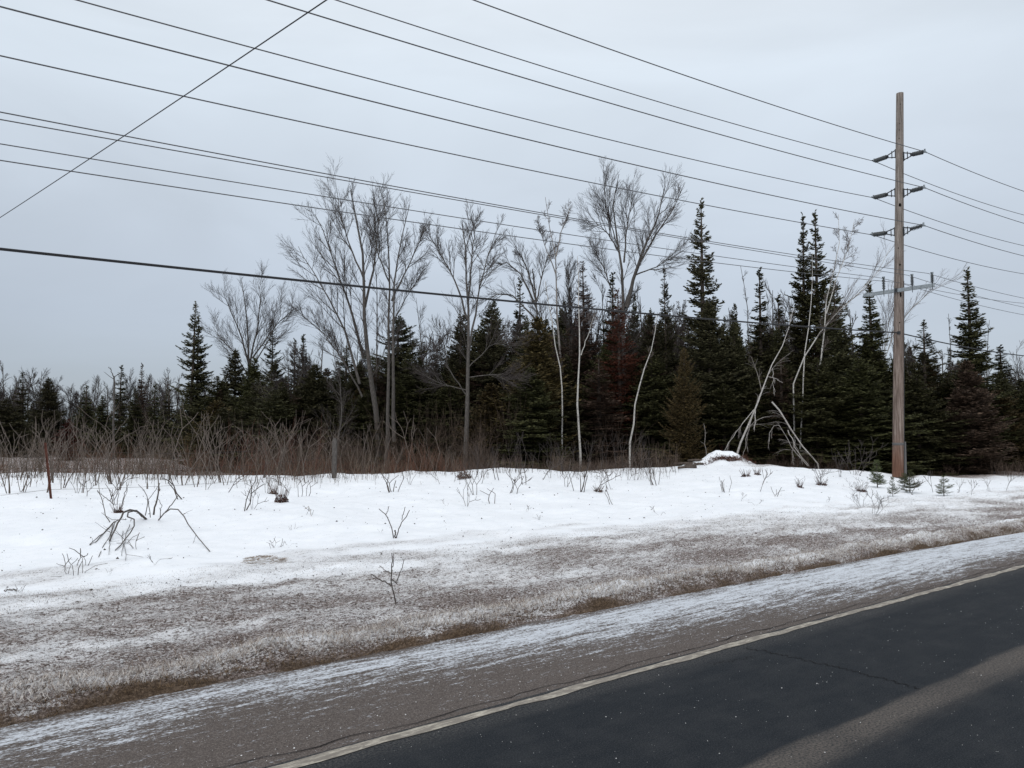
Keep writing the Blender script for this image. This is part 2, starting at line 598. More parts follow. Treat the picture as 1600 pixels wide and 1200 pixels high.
# paved shoulder: brown grit, frost dusted
m, N, L, b = M('gritty_shoulder', 0.85, 0.2)
tc = N.new('ShaderNodeTexCoord'); obj = tc.outputs['Object']
sx = N.new('ShaderNodeSeparateXYZ'); L.new(obj, sx.inputs[0])
D_, U_ = sx.outputs['Y'], sx.outputs['X']
fine = noise(N, L, obj, 120, 3, 0.75)
base = ramp_(N, L, fine, [(0.3, (0.036, 0.029, 0.026)), (0.5, (0.092, 0.076, 0.068)), (0.72, (0.20, 0.175, 0.16))])
st = noise(N, L, mapping(N, L, obj, (0.6, 5.0, 1)), 2.6, 6, 0.75, 0.6)
st2 = noise(N, L, mapping(N, L, obj, (1, 1.7, 1)), 34, 4, 0.8)
low = noise(N, L, mapping(N, L, obj, (0.5, 1.2, 1)), 1.1, 3, 0.5)
st3 = noise(N, L, mapping(N, L, obj, (0.8, 2.6, 1)), 8.0, 4, 0.7, 0.5)
edge_n = math_(N, L, 'MULTIPLY', math_(N, L, 'SUBTRACT', st3, 0.5), 0.4)
start = math_(N, L, 'SUBTRACT', 4.98, rng_(N, L, U_, 1.0, 10.0, 0.0, 0.60))
g = math_(N, L, 'SUBTRACT', D_, start)
g = math_(N, L, 'ADD', g, math_(N, L, 'MULTIPLY', math_(N, L, 'SUBTRACT', low, 0.5), 0.7))
cov = rng_(N, L, g, -0.45, 0.42, 0.0, 0.58)
cov = math_(N, L, 'ADD', cov, math_(N, L, 'MULTIPLY', rng_(N, L, U_, 2.0, 9.0, 0.06, 0.15), rng_(N, L, D_, 4.02, 4.25, 0, 1)))
cov = math_(N, L, 'ADD', cov, math_(N, L, 'MULTIPLY', math_(N, L, 'SUBTRACT', st, 0.5), 1.75))
cov = math_(N, L, 'ADD', cov, math_(N, L, 'MULTIPLY', math_(N, L, 'SUBTRACT', st2, 0.5), 2.0))
cov = math_(N, L, 'ADD', cov, math_(N, L, 'MULTIPLY', math_(N, L, 'SUBTRACT', st3, 0.5), 1.1))
cov = math_(N, L, 'SUBTRACT', cov, rng_(N, L, math_(N, L, 'ADD', D_, edge_n), 5.30, 5.56, 0.0, 0.45))
cov = rng_(N, L, cov, 0.30, 0.78, 0, 0.93, True)
base = mixc(N, L, cov, base, (0.58, 0.615, 0.665))
L.new(base, b.inputs['Base Color'])
L.new(bump(N, L, math_(N, L, 'ADD', fine, st2), 0.6, 0.008), b.inputs['Normal'])
sheet('shoulder', -2000, 2000, 3.99, 5.5, -0.004, m, 6000, 0.0, 0, grassedge)

# painted edge line, worn
m, N, L, b = M('worn_line_paint', 0.7, 0.3)
tc = N.new('ShaderNodeTexCoord'); obj = tc.outputs['Object']
fine = noise(N, L, obj, 90, 3, 0.75)
wear = noise(N, L, mapping(N, L, obj, (1, 4, 1)), 7, 5, 0.7)
paint = ramp_(N, L, fine, [(0.3, (0.26, 0.235, 0.19)), (0.5, (0.52, 0.48, 0.40)), (0.7, (0.68, 0.64, 0.55))])
f = rng_(N, L, math_(N, L, 'ADD', wear, math_(N, L, 'MULTIPLY', fine, 0.5)), 0.53, 0.82, 0, 0.92, True)
L.new(mixc(N, L, f, paint, (0.16, 0.14, 0.12)), b.inputs['Base Color'])
L.new(bump(N, L, fine, 0.4, 0.004), b.inputs['Normal'])
sheet('edge_line', -300, 400, 3.878, 3.958, 0.004, m, 9000, 0.030, 11)


def crack(name, pts, w, z, label):
    """tar-dark crack, a thin ragged ribbon; pts in road coordinates"""
    p = polyl(np.array(pts, float), 160)
    t = np.gradient(p, axis=0); t /= np.linalg.norm(t, axis=1, keepdims=True)
    nn = np.stack([-t[:, 1], t[:, 0]], 1)
    s = np.arange(160) * 0.37
    off = nn * (fbm(s, s * 0, 131, 4) * 0.06)[:, None]
    ww = w * (0.6 + np.abs(fbm(s * 2, s * 0, 141, 3)) * 1.6)[:, None]
    a = p + off + nn * ww; c = p + off - nn * ww
    V = np.concatenate([a, c]); V = np.concatenate([V, np.full((320, 1), z)], 1)
    i = np.arange(159)
    F = np.stack([i, i + 1, i + 161, i + 160], 1)
    o = setting(name, mesh(name, V, F, M_CRACK), 'structure', label)
    o.rotation_euler = (0, 0, math.pi / 2 - RA)


M_CRACK, N, L, b = M('crack_dark', 0.9, 0.1)
b.inputs['Base Color'].default_value = (0.010, 0.009, 0.009, 1)


def ud(px, py):
    d = ray(px, py); p = d * (-CAM_H / d[2])
    return (p[:2] @ RU, p[:2] @ RD)


crack('road_crack', [ud(1165, 1012), ud(1260, 1032), ud(1360, 1055), ud(1436, 1077)], 0.005, 0.004, 'dark crack running across the lane')
crack('road_crack', [ud(1110, 1038), ud(1180, 1026)], 0.003, 0.004, 'short faint crack near the edge line')
crack('road_crack', [(-2, 4.13), (1.3, 4.14), (1.7, 4.08), (3.1, 4.03 + .02), (5, 4.08), (8, 4.06), (14, 4.08)], 0.0035, 0.001, 'long joint crack beside the edge line')


ORD = ['first', 'second', 'third', 'fourth', 'fifth', 'sixth', 'seventh', 'eighth', 'ninth', 'tenth', 'eleventh', 'twelfth', 'thirteenth', 'fourteenth',
       'fifteenth', 'sixteenth', 'seventeenth', 'eighteenth', 'nineteenth', 'twentieth']
ORD += ['twenty-' + q for q in ORD[:9]] + ['thirtieth'] + ['thirty-' + q for q in ORD[:9]] + ['fortieth'] + ['forty-' + q for q in ORD[:9]] + ['fiftieth'] + ['fifty-' + q for q in ORD[:9]]


def number_group(group, what, tall, short, names=()):
    """labels by height and by order from the left, as seen from the road"""
    m = [o for o in COL.objects if o.get('group') == group]
    m.sort(key=lambda o: o.location.x / max(o.location.y, 1))
    hs = sorted(o.scale.z * (max(v.co.z for v in o.data.vertices) if o.data else 8) / o.location.y for o in m)
    for i, o in enumerate(m):
        h = o.scale.z * (max(v.co.z for v in o.data.vertices) if o.data else 8) / o.location.y
        o['label'] = '%s %s, %s from the left' % (tall if h > hs[len(hs) // 2] else short, what, ORD[i])


# ------------------------------------------------------------------ stuff on the ground
def to_world(u, d):
    return u * RU[0] + d * RD[0], u * RU[1] + d * RD[1]


def blades(name, n, ub, db, hrange, w, mat, lean, label, seed, zfun=zt, dfun=None):
    """n thin triangles standing or lying on the ground"""
    r = np.random.default_rng(seed)
    u = ub[0] + (ub[1] - ub[0]) * r.random(n) ** 1.6
    d = r.uniform(db[0], db[1], n)
    if dfun is not None:
        d = dfun(u) + db[0] + (db[1] - db[0]) * r.random(n) ** 1.5
    x, y = to_world(u, d)
    z = zfun(x, y)
    h = r.uniform(hrange[0], hrange[1], n)
    az = r.uniform(0, 2 * np.pi, n)
    ln = lean * r.uniform(0.5, 1.4, n)
    tip = np.stack([x + np.cos(az) * h * np.sin(ln), y + np.sin(az) * h * np.sin(ln), z + h * np.cos(ln) + 0.003], 1)
    a2 = r.uniform(0, 2 * np.pi, n)
    wv = np.stack([np.cos(a2) * w, np.sin(a2) * w, a2 * 0], 1)
    p = np.stack([x, y, z - 0.003], 1)
    V = np.stack([p - wv, p + wv, tip], 1).reshape(-1, 3)
    F = np.arange(3 * n).reshape(-1, 3)
    return setting(name, mesh(name, V, F, mat), 'stuff', label)


M_EDGEGRASS = foliage('dead_grass', (0.022, 0.014, 0.008), (0.22, 0.145, 0.090))
M_MAT = foliage('matted_grass', (0.020, 0.015, 0.012), (0.66, 0.61, 0.57))
blades('edge_grass', 42000, (-1.5, 45), (-0.04, 0.12), (0.010, 0.045), 0.0022, M_EDGEGRASS, 1.05,
       'brown dead grass along the edge of the shoulder', 1, zt, grassedge)
M_FROSTED = foliage('frosted_grass', (0.24, 0.19, 0.15), (0.82, 0.78, 0.73))
blades('frosted_grass', 30000, (-1.5, 40), (0.12, 0.50), (0.03, 0.09), 0.0035, M_FROSTED, 1.0,
       'pale frosted grass on the ridge behind the shoulder edge', 4, zt, grassedge)
blades('edge_grass', 2500, (-1.5, 30), (0.05, 0.75), (0.05, 0.13), 0.0022, M_EDGEGRASS, 0.6,
       'sparse taller dead grass stems behind the shoulder edge', 2, zt, grassedge)
blades('matted_grass', 130000, (-1.5, 36), (5.65, 9.9), (0.008, 0.026), 0.0026, M_MAT, 1.35,
       'flattened grass and grit mixed into the dirty snow', 3)


def octas(name, n, ub, db, sr, mat, label, seed, zoff=0.0, flat=False, power=1.6):
    r = np.random.default_rng(seed)
    u = ub[0] + (ub[1] - ub[0]) * r.random(n) ** power
    d = r.uniform(db[0], db[1], n)
    x, y = to_world(u, d)
    z = zt(x, y) if not flat else np.zeros(n)
    s = r.uniform(sr[0], sr[1], n) * (0.5 + r.random(n) ** 3)
    base = np.array([[1, 0, 0], [-1, 0, 0], [0, 1, 0], [0, -1, 0], [0, 0, 1], [0, 0, -1]], float)
    V = base[None] * s[:, None, None] * r.uniform(0.5, 1.3, (n, 6, 1))
    a = r.uniform(0, 6.28, n)
    c, sn = np.cos(a)[:, None], np.sin(a)[:, None]
    V = np.stack([V[..., 0] * c - V[..., 1] * sn, V[..., 0] * sn + V[..., 1] * c, V[..., 2] * 0.8], -1)
    V += np.stack([x, y, z + s * 0.3 + zoff], 1)[:, None]
    f = np.array([[0, 2, 4], [2, 1, 4], [1, 3, 4], [3, 0, 4], [2, 0, 5], [1, 2, 5], [3, 1, 5], [0, 3, 5]])
    F = (np.arange(n)[:, None, None] * 6 + f[None]).reshape(-1, 3)
    return setting(name, mesh(name, V.reshape(-1, 3), F, mat), 'stuff', label)


M_CLOD = foliage('snow_clods', (0.30, 0.28, 0.27), (0.80, 0.82, 0.84))
M_GRIT = foliage('road_salt', (0.30, 0.29, 0.28), (0.85, 0.85, 0.85))
M_STONE = foliage('dark_grit', (0.02, 0.018, 0.016), (0.09, 0.075, 0.065))
octas('snow_clods', 6000, (-1.5, 26), (5.7, 8.8), (0.003, 0.010), M_CLOD, 'small crumbs of dirty snow on the verge', 5)
octas('dirt_crumbs', 7000, (-1.5, 26), (5.6, 9.6), (0.003, 0.009), M_STONE, 'dark crumbs of soil on the verge', 6)
octas('road_grit', 2600, (0.8, 25), (1.0, 3.85), (0.0012, 0.0038), M_GRIT, 'scattered white grains of salt on the asphalt', 7, 0.0, True)
octas('road_grit', 4000, (-0.5, 25), (4.0, 5.4), (0.002, 0.005), M_GRIT, 'pale grit and ice crumbs on the shoulder', 8, -0.004, True)
octas('snow_litter', 3000, (-12, 45), (9.0, 30), (0.005, 0.020), M_STONE, 'dark bits of bark and leaf lying on the snow', 9, 0.0, False, 1.0)


# ------------------------------------------------------------------ tree machinery
def conifer_geo(seed, H=12.0, R=1.9, whorl=0.26, nb=7, expo=0.85, sp=0.10, el0=-14, el1=48, up=0.16, sub=3, wid=0.030,
                start=0.03, drop=0.0, low=0.25, keep=1.0):
    r = np.random.default_rng(seed)
    zs = np.arange(start * H, H * 0.985, whorl)
    zs = zs + r.uniform(-0.3, 0.3, len(zs)) * whorl
    nbr = np.maximum(3, (nb + r.integers(-2, 3, len(zs))))
    zb = np.repeat(zs, nbr) + r.uniform(-0.45, 0.45, nbr.sum()) * whorl
    t = np.clip(zb / H, 0, 0.995)
    az = r.uniform(0, 2 * np.pi, len(zb))
    prof = (1 - t) ** expo * (1 - low * np.clip((0.25 - t) / 0.25, 0, 1))
    # lobed outline: some sides and some levels reach further
    lob = 1 + 0.30 * vnoise(zb * 1.4, az * 0.6, seed) * 2 + 0.22 * np.sin(az * 2 + seed)
    Lb = np.maximum(R * prof * lob * r.uniform(0.62, 1.18, len(zb)), 0.10)
    k = r.random(len(zb)) < keep
    zb, t, az, Lb = zb[k], t[k], az[k], Lb[k]
    el = np.radians(el0 + (el1 - el0) * t ** 1.6 + r.uniform(-9, 9, len(zb)))
    dh = np.stack([np.cos(az), np.sin(az), az * 0], 1)

    def bpos(i, s):
        h = Lb[i] * s * np.cos(el[i])
        z = zb[i] + Lb[i] * (s * np.sin(el[i]) + up * s * s - drop * s * (1 - s))
        return dh[i] * h[:, None] + np.stack([z * 0, z * 0, z], 1)
    cnt = np.maximum(2, np.ceil(Lb / sp).astype(int))
    bi = np.repeat(np.arange(len(Lb)), cnt)
    s = np.concatenate([(np.arange(c) + 0.7) / c for c in cnt])
    s = np.clip(s + r.uniform(-0.3, 0.3, len(s)) / cnt[bi], 0.06, 1.0)
    pos = bpos(bi, s)
    org, dr, ln = [], [], []
    slope = np.tan(el[bi]) * 0.6 + 2 * up * s * 0.7
    for sd in (-1, 1):
        a = az[bi] + sd * np.radians(r.uniform(32, 68, len(bi)))
        d = norm(np.stack([np.cos(a), np.sin(a), slope + r.uniform(-0.35, 0.22, len(bi))], 1))
        l = np.clip(0.42 * Lb[bi] * (1.02 - s) + 0.09, 0.09, 0.5) * r.uniform(0.6, 1.2, len(bi))
        org.append(pos); dr.append(d); ln.append(l)
    # branch tips
    tipi = np.arange(len(Lb))
    org.append(bpos(tipi, np.full(len(Lb), 0.86)))
    dr.append(norm(dh + np.array([0, 0, 1]) * (np.tan(el) * 0.7 + 2 * up)[:, None])); ln.append(np.clip(Lb * 0.22, 0.1, 0.25))
    # leader
    zl = np.linspace(H * 0.955, H * 0.995, 14)
    a = r.uniform(0, 6.28, 14)
    org.append(np.stack([zl * 0, zl * 0, zl], 1)); dr.append(norm(np.stack([np.cos(a), np.sin(a), a * 0 + 1.3], 1))); ln.append(r.uniform(.08, .16, 14))
    org = np.concatenate(org); dr = np.concatenate(dr); ln = np.concatenate(ln)
    O, Dr, Ln = [org], [dr], [ln]
    if sub:
        big = ln > 0.14
        o2, d2, l2 = org[big], dr[big], ln[big]
        for q in range(sub):
            fr = (q + 0.8) / (sub + 0.6)
            for sd in (-1, 1):
                a = sd * np.radians(r.uniform(35, 60, len(o2)))
                c, sn = np.cos(a), np.sin(a)
                d = np.stack([d2[:, 0] * c - d2[:, 1] * sn, d2[:, 0] * sn + d2[:, 1] * c, d2[:, 2] + r.uniform(-0.3, 0.2, len(o2))], 1)
                O.append(o2 + d2 * (l2 * fr)[:, None]); Dr.append(norm(d)); Ln.append(l2 * 0.42 * r.uniform(0.7, 1.2, len(o2)) + 0.03)
    O = np.concatenate(O); Dr = np.concatenate(Dr); Ln = np.concatenate(Ln)
    n = len(O)
    rnd = norm(r.normal(size=(n, 3)))
    W = norm(np.cross(Dr, rnd)) * (wid * r.uniform(0.7, 1.25, n))[:, None]
    V = np.stack([O, O + Dr * (Ln * 0.45)[:, None] + W, O + Dr * Ln[:, None], O + Dr * (Ln * 0.45)[:, None] - W], 1).reshape(-1, 3)
    F = np.arange(4 * n).reshape(-1, 4)
    # trunk and limbs
    g = Geo()
    zz = np.linspace(-0.3, H * 0.99, 9)
    tp = np.stack([zz * 0, zz * 0, zz], 1)[None]
    g.add(*tubes(tp, (0.011 * H * (1 - zz / H) ** 0.9 + 0.012)[None], 8))
    i = np.arange(len(Lb))[Lb > 0.25]
    bp = np.stack([bpos(i, np.full(len(i), q)) for q in (0.0, 0.5, 0.95)], 1)
    g.add(*tubes(bp, np.stack([0.006 + Lb[i] * 0.008, 0.004 + Lb[i] * 0.004, Lb[i] * 0 + 0.003], 1), 3))
    return (V, F), g


CON = {}


def con_proto(key, mat, H, R, **kw):
    (V, F), g = conifer_geo(H=H, R=R, **kw)
    CON[key] = dict(crown=mesh('crown', V, F, mat), trunk=g.mesh('trunk', M_CONBARK, True), H=H, R=R)


con_proto('spire', M_FIR, 13, 1.55, seed=11, expo=0.95, nb=7, sp=0.10, whorl=0.24, up=0.20, el0=-8)
con_proto('broad', M_SPRUCE, 12, 2.3, seed=12, expo=0.72, nb=7, sp=0.12, whorl=0.27, up=0.22, el0=-16, drop=0.15)
con_proto('ragged', M_SPRUCE, 13, 1.9, seed=23, expo=0.8, nb=5, sp=0.11, whorl=0.30, up=0.30, el0=-18, keep=0.85)
con_proto('cedar', M_CEDAR, 9, 1.6, seed=14, expo=0.6, nb=8, sp=0.11, whorl=0.22, up=0.30, el0=10, el1=60, wid=0.026)
con_proto('brown', M_BROWNFIR, 12, 1.7, seed=15, expo=0.85, nb=7, sp=0.13, whorl=0.26, up=0.1, el0=-5, sub=2, wid=0.018)
con_proto('dense', M_FIR, 10, 2.1, seed=16, expo=0.66, nb=8, sp=0.11, whorl=0.24, up=0.18, el0=-20, drop=0.1)
con_proto('slim', M_FIR, 10, 0.95, seed=17, expo=0.8, nb=6, sp=0.11, whorl=0.24, up=0.15, el0=-12)
CONMAT = {'red': M_RED, 'cedar': M_CEDAR, 'brown': M_BROWNFIR, 'spruce': M_SPRUCE}


def conifer(px, top, Y, key, half, label, group=None, mat=None, base_py=None):
    half = half * 1.32 * RNG.uniform(.9, 1.12)
    p = P(px, top, Y)
    x, y = p[0], p[1]
    z0 = float(zt(x, y)) - 0.05
    pr = CON[key]
    h = p[2] - z0
    t = thing('conifer', label, 'conifer', (x, y, z0), group)
    t.scale = (half / pr['R'], half / pr['R'], h / pr['H'])
    t.rotation_euler = (RNG.uniform(-.015, .015), RNG.uniform(-.015, .015), RNG.uniform(0, 6.28))
    link('trunk', pr['trunk'], t)
    c = link('crown', pr['crown'], t)
    if mat:
        c.material_slots[0].link = 'OBJECT'
        c.material_slots[0].material = CONMAT[mat]
    return t


def grow(Pp, Rp, count, s0, s1, ang, lf, k, up, rr, r, rmin, rk=0.012, jit=0.05, base_len=None, sprof=0.55):
    """children of the polylines Pp (N,K,3)"""
    N, K, _ = Pp.shape
    plen = np.linalg.norm(np.diff(Pp, axis=1), axis=2).sum(1) if base_len is None else np.full(N, base_len)
    s = s0 + (s1 - s0) * (np.arange(count)[None] + r.uniform(0, 1, (N, count))) / count
    f = s * (K - 1)
    i = np.minimum(f.astype(int), K - 2)
    w = (f - i)[..., None]
    n = np.arange(N)[:, None]
    a = Pp[n, i]; b2 = Pp[n, i + 1]
    org = a * (1 - w) + b2 * w
    tg = norm(b2 - a)
    rad = Rp[n, i] * (1 - w[..., 0]) + Rp[n, i + 1] * w[..., 0]
    rv = norm(np.cross(tg, norm(r.normal(size=tg.shape))))
    an = np.radians(r.uniform(ang[0], ang[1], s.shape))[..., None]
    d = norm(tg * np.cos(an) + rv * np.sin(an))
    Lc = (plen[:, None] * lf * (1 - sprof * s) * r.uniform(0.6, 1.25, s.shape))
    pts = [org]
    cur = org
    for q in range(1, k):
        d = norm(d + np.array([0, 0, up]) + r.normal(size=d.shape) * jit)
        cur = cur + d * (Lc / (k - 1))[..., None]
        pts.append(cur)
    Pc = np.stack(pts, 2).reshape(-1, k, 3)
    r0 = np.minimum(rad * 0.7, rk * Lc + rmin).reshape(-1)
    r0 = np.maximum(r0, rmin)
    Rc = r0[:, None] + (rmin * 0.75 - r0)[:, None] * np.linspace(0, 1, k)[None]
    return Pc, Rc


def traced_tree(name, label, cat, Y, stems, levels, mat, twigmat, seed, group=None, thick=1.0, limbs=(), base=None, yaw=None):
    """stems/limbs: (points in photo pixels, r0, r1, depth drift). Levels: dicts for grow()."""
    r = np.random.default_rng(seed)
    g = Geo(); tw = Geo()
    allP, allR = [], []
    org = None
    for lst, isstem in ((stems, True), (limbs, False)):
        for pts, r0, r1, drift in lst:
            n = len(pts)
            w = np.array([P(a, c, Y + drift * j / max(n - 1, 1)) for j, (a, c) in enumerate(pts)])
            if isstem and org is None:
                gz = float(zt(w[0, 0], w[0, 1]))
                org = np.array([w[0, 0], w[0, 1], min(gz, w[0, 2])])
                if w[0, 2] > gz:
                    w = np.concatenate([[[w[0, 0] + (w[0, 0] - w[1, 0]) * 0.1, w[0, 1], gz - 0.2]], w])
            k = 10
            c = polyl(w, k)
            c[1:-1] += r.normal(size=(k - 2, 3)) * 0.02 * np.array([1, 1, .3])
            rad = (r0 + (r1 - r0) * np.linspace(0, 1, k) ** 0.9) * thick * (0.8 if mat in (M_BIRCH, M_SNAGBIRCH) else 1.0)
            g.add(*tubes(c[None], rad[None], 8 if r0 > 0.05 else 6))
            allP.append(c); allR.append(rad)
    Pp = np.array(allP); Rp = np.array(allR)
    for q, lv in enumerate(levels):
        lv = dict(lv)
        m = lv.pop('m', 3)
        Pp, Rp = grow(Pp, Rp, r=r, rr=None, **lv)
        (g if (q == 0 and len(levels) > 2 and mat is M_GREY) else tw).add(*tubes(Pp, Rp, 4 if q == 0 else m))
    t = thing(name, label, cat, org, group)
    link('trunk', g.mesh('trunk', mat, True, org), t)
    if tw.n:
        link('crown', tw.mesh('crown', twigmat, False, org), t)
    return t


# level presets
def lv_maple(n1=11, n2=7, n3=6, s0=0.3, L1=None, l1=0.50, rm=0.0058, up=0.09):
    n1 += 1; n2 += 1; n3 += 1
    return [dict(count=n1, s0=s0, s1=0.97, ang=(20, 42), lf=l1, k=6, up=up * .7, rmin=rm * 1.4, rk=0.009, jit=0.025, base_len=L1),
            dict(count=n2, s0=0.12, s1=0.97, ang=(18, 38), lf=0.62, k=4, up=up * .5, rmin=rm, rk=0.005, jit=0.035, sprof=0.4),
            dict(count=n3, s0=0.12, s1=0.98, ang=(15, 36), lf=0.58, k=3, up=0.05, rmin=rm * .8, rk=0.003, jit=0.04, sprof=0.35)]


def lv_birch(n1=12, n2=7, n3=5, s0=0.45, l1=0.32, rm=0.007, up=0.10, L1=None):
    return [dict(count=n1, s0=s0, s1=0.98, ang=(28, 50), lf=l1, k=5, up=up, rmin=rm * 1.3, rk=0.009, jit=0.09, base_len=L1),
            dict(count=n2, s0=0.15, s1=0.97, ang=(28, 55), lf=0.6, k=4, up=0.06, rmin=rm, rk=0.005, jit=0.10, sprof=0.4),
            dict(count=n3, s0=0.1, s1=0.98, ang=(25, 50), lf=0.6, k=3, up=0.0, rmin=rm * .8, rk=0.003, jit=0.12, sprof=0.35)]


def lv_lean(s0):
    return [dict(count=14, s0=s0, s1=0.99, ang=(8, 26), lf=0.9, k=6, up=0.03, rmin=0.0065, rk=0.005, jit=0.03, base_len=2.6, sprof=0.2),
            dict(count=7, s0=0.1, s1=0.98, ang=(10, 26), lf=0.5, k=4, up=0.03, rmin=0.005, rk=0.005, jit=0.05, sprof=0.4),
            dict(count=4, s0=0.1, s1=0.98, ang=(10, 30), lf=0.5, k=3, up=0.0, rmin=0.0042, rk=0.003, jit=0.06, sprof=0.4)]


# ------------------------------------------------------------------ background wood that reads as one mass
# ------------------------------------------------------------------ conifers, one by one
GL = 'conifers across the clearing on the left'
GW = 'conifers in the wood'
conifer(302, 470, 58, 'ragged', 1.75, 'tall double topped dark fir standing alone at the left, right of the clearing')
conifer(313, 492, 58.6, 'spire', 1.25, 'second slimmer top of the pair of firs left of the grey leafless tree')
conifer(427, 497, 60, 'ragged', 1.2, 'slim dark spruce rising inside the leafless tree crown at the left', GW)
conifer(461, 530, 56, 'slim', 1.0, 'left one of two thin pointed firs just left of the big leafless maples', GW)
conifer(474, 524, 57, 'slim', 1.05, 'right one of two thin pointed firs just left of the big leafless maples', GW)
conifer(368, 545, 57, 'broad', 2.2, 'bushy dark spruce under the leafless tree at the left', GW)
conifer(398, 560, 55, 'dense', 2.2, 'low dense fir right of the bushy spruce under the leafless tree', GW)
conifer(340, 588, 55, 'dense', 2.0, 'low dark fir just right of the tall double topped fir', GW)
conifer(190, 571, 72, 'slim', 1.3, 'narrow black pointed fir in the far left tree line, with its tip leaning', GL)
conifer(76, 590, 75, 'broad', 2.4, 'widest dark fir in the far left tree line', GL)
conifer(38, 583, 78, 'slim', 1.5, 'slim pointed fir nearest the left edge of the far tree line', GL)
conifer(134, 602, 76, 'slim', 1.4, 'short slim fir between the widest fir and the leaning tipped fir', GL)
conifer(222, 568, 74, 'slim', 0.9, 'thin sparse grey spire in the far left tree line', GL, 'brown')
conifer(243, 601, 70, 'slim', 1.3, 'short pointed fir just left of the tall double topped fir', GL)
conifer(266, 607, 66, 'slim', 1.3, 'small fir touching the left side of the tall double topped fir', GL)
conifer(160, 618, 74, 'spire', 1.7, 'low fir left of the leaning tipped fir', GL)
conifer(212, 606, 70, 'spire', 1.6, 'low dark fir between two spires of the far left tree line', GL)
conifer(108, 655, 62, 'dense', 0.9, 'short rust red bush like conifer in front of the far left tree line', GL, 'red')
conifer(12, 622, 70, 'broad', 2.2, 'dark conifer cut by the left edge of the picture', GL)
conifer(540, 540, 50, 'ragged', 1.9, 'dark spruce behind the trunks left of the big leafless maple', GW)
conifer(498, 600, 47, 'dense', 2.0, 'low dark fir below the left side of the big leafless maple', GW)
conifer(622, 492, 47, 'broad', 2.5, 'broad dark spruce behind the twin trunks of the second maple', GW)
conifer(655, 560, 45, 'dense', 2.2, 'lower dark fir between the second maple and the lone grey trunk', GW)
conifer(768, 474, 45, 'broad', 2.1, 'tall dark spruce just right of the lone grey trunk', GW)
conifer(722, 490, 46, 'ragged', 2.1, 'dark spruce just behind the lone grey trunk', GW)
conifer(812, 436, 50, 'slim', 1.1, 'thin black spire rising behind the arching leafless tree', GW)
conifer(842, 498, 41, 'cedar', 2.3, 'olive green cedar in front of the arching leafless tree', GW)
conifer(828, 575, 38.5, 'dense', 2.3, 'low spreading green fir in front of the olive cedar', GW)
conifer(915, 408, 47, 'brown', 2.1, 'tall brown needled fir behind the straight white birch', GW)
conifer(955, 428, 48, 'slim', 1.2, 'thin dark spire below the fork of the big two stemmed tree', GW)
conifer(968, 452, 44, 'brown', 1.9, 'dead rust red conifer under the big two stemmed tree', GW, 'red')
conifer(935, 560, 42, 'brown', 2.2, 'low brown conifer between the white birch and the rust red one', GW)
conifer(1040, 415, 47, 'ragged', 1.3, 'spruce with a tufted open top between the two stemmed tree and the tallest fir', GW)
conifer(1020, 545, 43, 'dense', 2.1, 'low dark fir left of the brownish cedar', GW)
conifer(1095, 309, 44, 'ragged', 2.05, 'tallest fir with a long thin tip and ragged boughs, right of the two stemmed tree', GW)
conifer(1108, 470, 42.5, 'broad', 2.2, 'broad dark fir filling in below the tallest fir', GW)
conifer(1066, 545, 38.5, 'cedar', 0.95, 'brownish cedar at the wood edge left of the snow mound', GW)
conifer(1150, 505, 43, 'broad', 2.1, 'dark fir between the tallest fir and the slim tufted one', GW)
conifer(1185, 420, 46, 'slim', 1.2, 'slim fir with a spaced tufted top left of the tall twin firs', GW)
conifer(1218, 462, 46, 'slim', 1.2, 'short slim fir touching the left side of the tall twin firs', GW)
conifer(1248, 334, 47, 'spire', 1.7, 'left one of the tall twin firs behind the white birches', GW)
conifer(1273, 329, 46.5, 'spire', 1.75, 'right one of the tall twin firs behind the white birches', GW)
conifer(1306, 436, 43, 'broad', 2.0, 'dark fir right of the tall twin firs, behind the leaning birch', GW)
conifer(1275, 560, 40, 'dense', 2.2, 'low dense fir below the white birches', GW)
conifer(1218, 560, 42, 'brown', 1.9, 'thin brown conifer behind the broken birch', GW)
conifer(1362, 440, 42, 'spire', 1.7, 'dark fir whose top meets the end of the steel crossarm', GW)
conifer(1345, 560, 39, 'dense', 2.3, 'low dense fir just left of the utility pole', GW)
conifer(1440, 500, 43, 'ragged', 1.9, 'thin topped spruce just right of the utility pole', GW)
conifer(1432, 585, 40, 'dense', 2.3, 'low dense dark fir behind the foot of the utility pole, right side', GW)
conifer(1513, 419, 44, 'spire', 2.1, 'tall full fir right of the utility pole', GW)
conifer(1508, 565, 41, 'cedar', 1.9, 'brownish cedar in front of the tall full fir at the right', GW, 'brown')
conifer(1480, 590, 43, 'dense', 2.2, 'low dark fir between the pole and the tall full fir', GW)
conifer(1563, 540, 48, 'spire', 1.9, 'medium fir between the tall full fir and the right edge', GW)
conifer(1560, 610, 44, 'cedar', 2.0, 'low olive cedar near the right edge of the picture', GW)
conifer(1600, 590, 50, 'broad', 2.3, 'dark fir cut by the right edge of the picture', GW)
conifer(700, 600, 43, 'dense', 2.0, 'low dark fir left of the lone grey trunk', GW)
conifer(575, 610, 44, 'dense', 2.1, 'low dark fir behind the foot of the big maple', GW)
conifer(770, 600, 40.5, 'cedar', 1.8, 'low green cedar right of the lone grey trunk', GW)
conifer(885, 600, 42, 'broad', 2.2, 'low dark spruce behind the white birch, left side', GW)
conifer(430, 610, 50, 'dense', 2.3, 'low dark fir below the slim spruce at the left', GW)
conifer(1180, 600, 42, 'dense', 2.2, 'low dense fir behind the snow mound', GW)
conifer(1130, 600, 41, 'dense', 2.1, 'low dark fir left of the broken birch, behind the mound', GW)

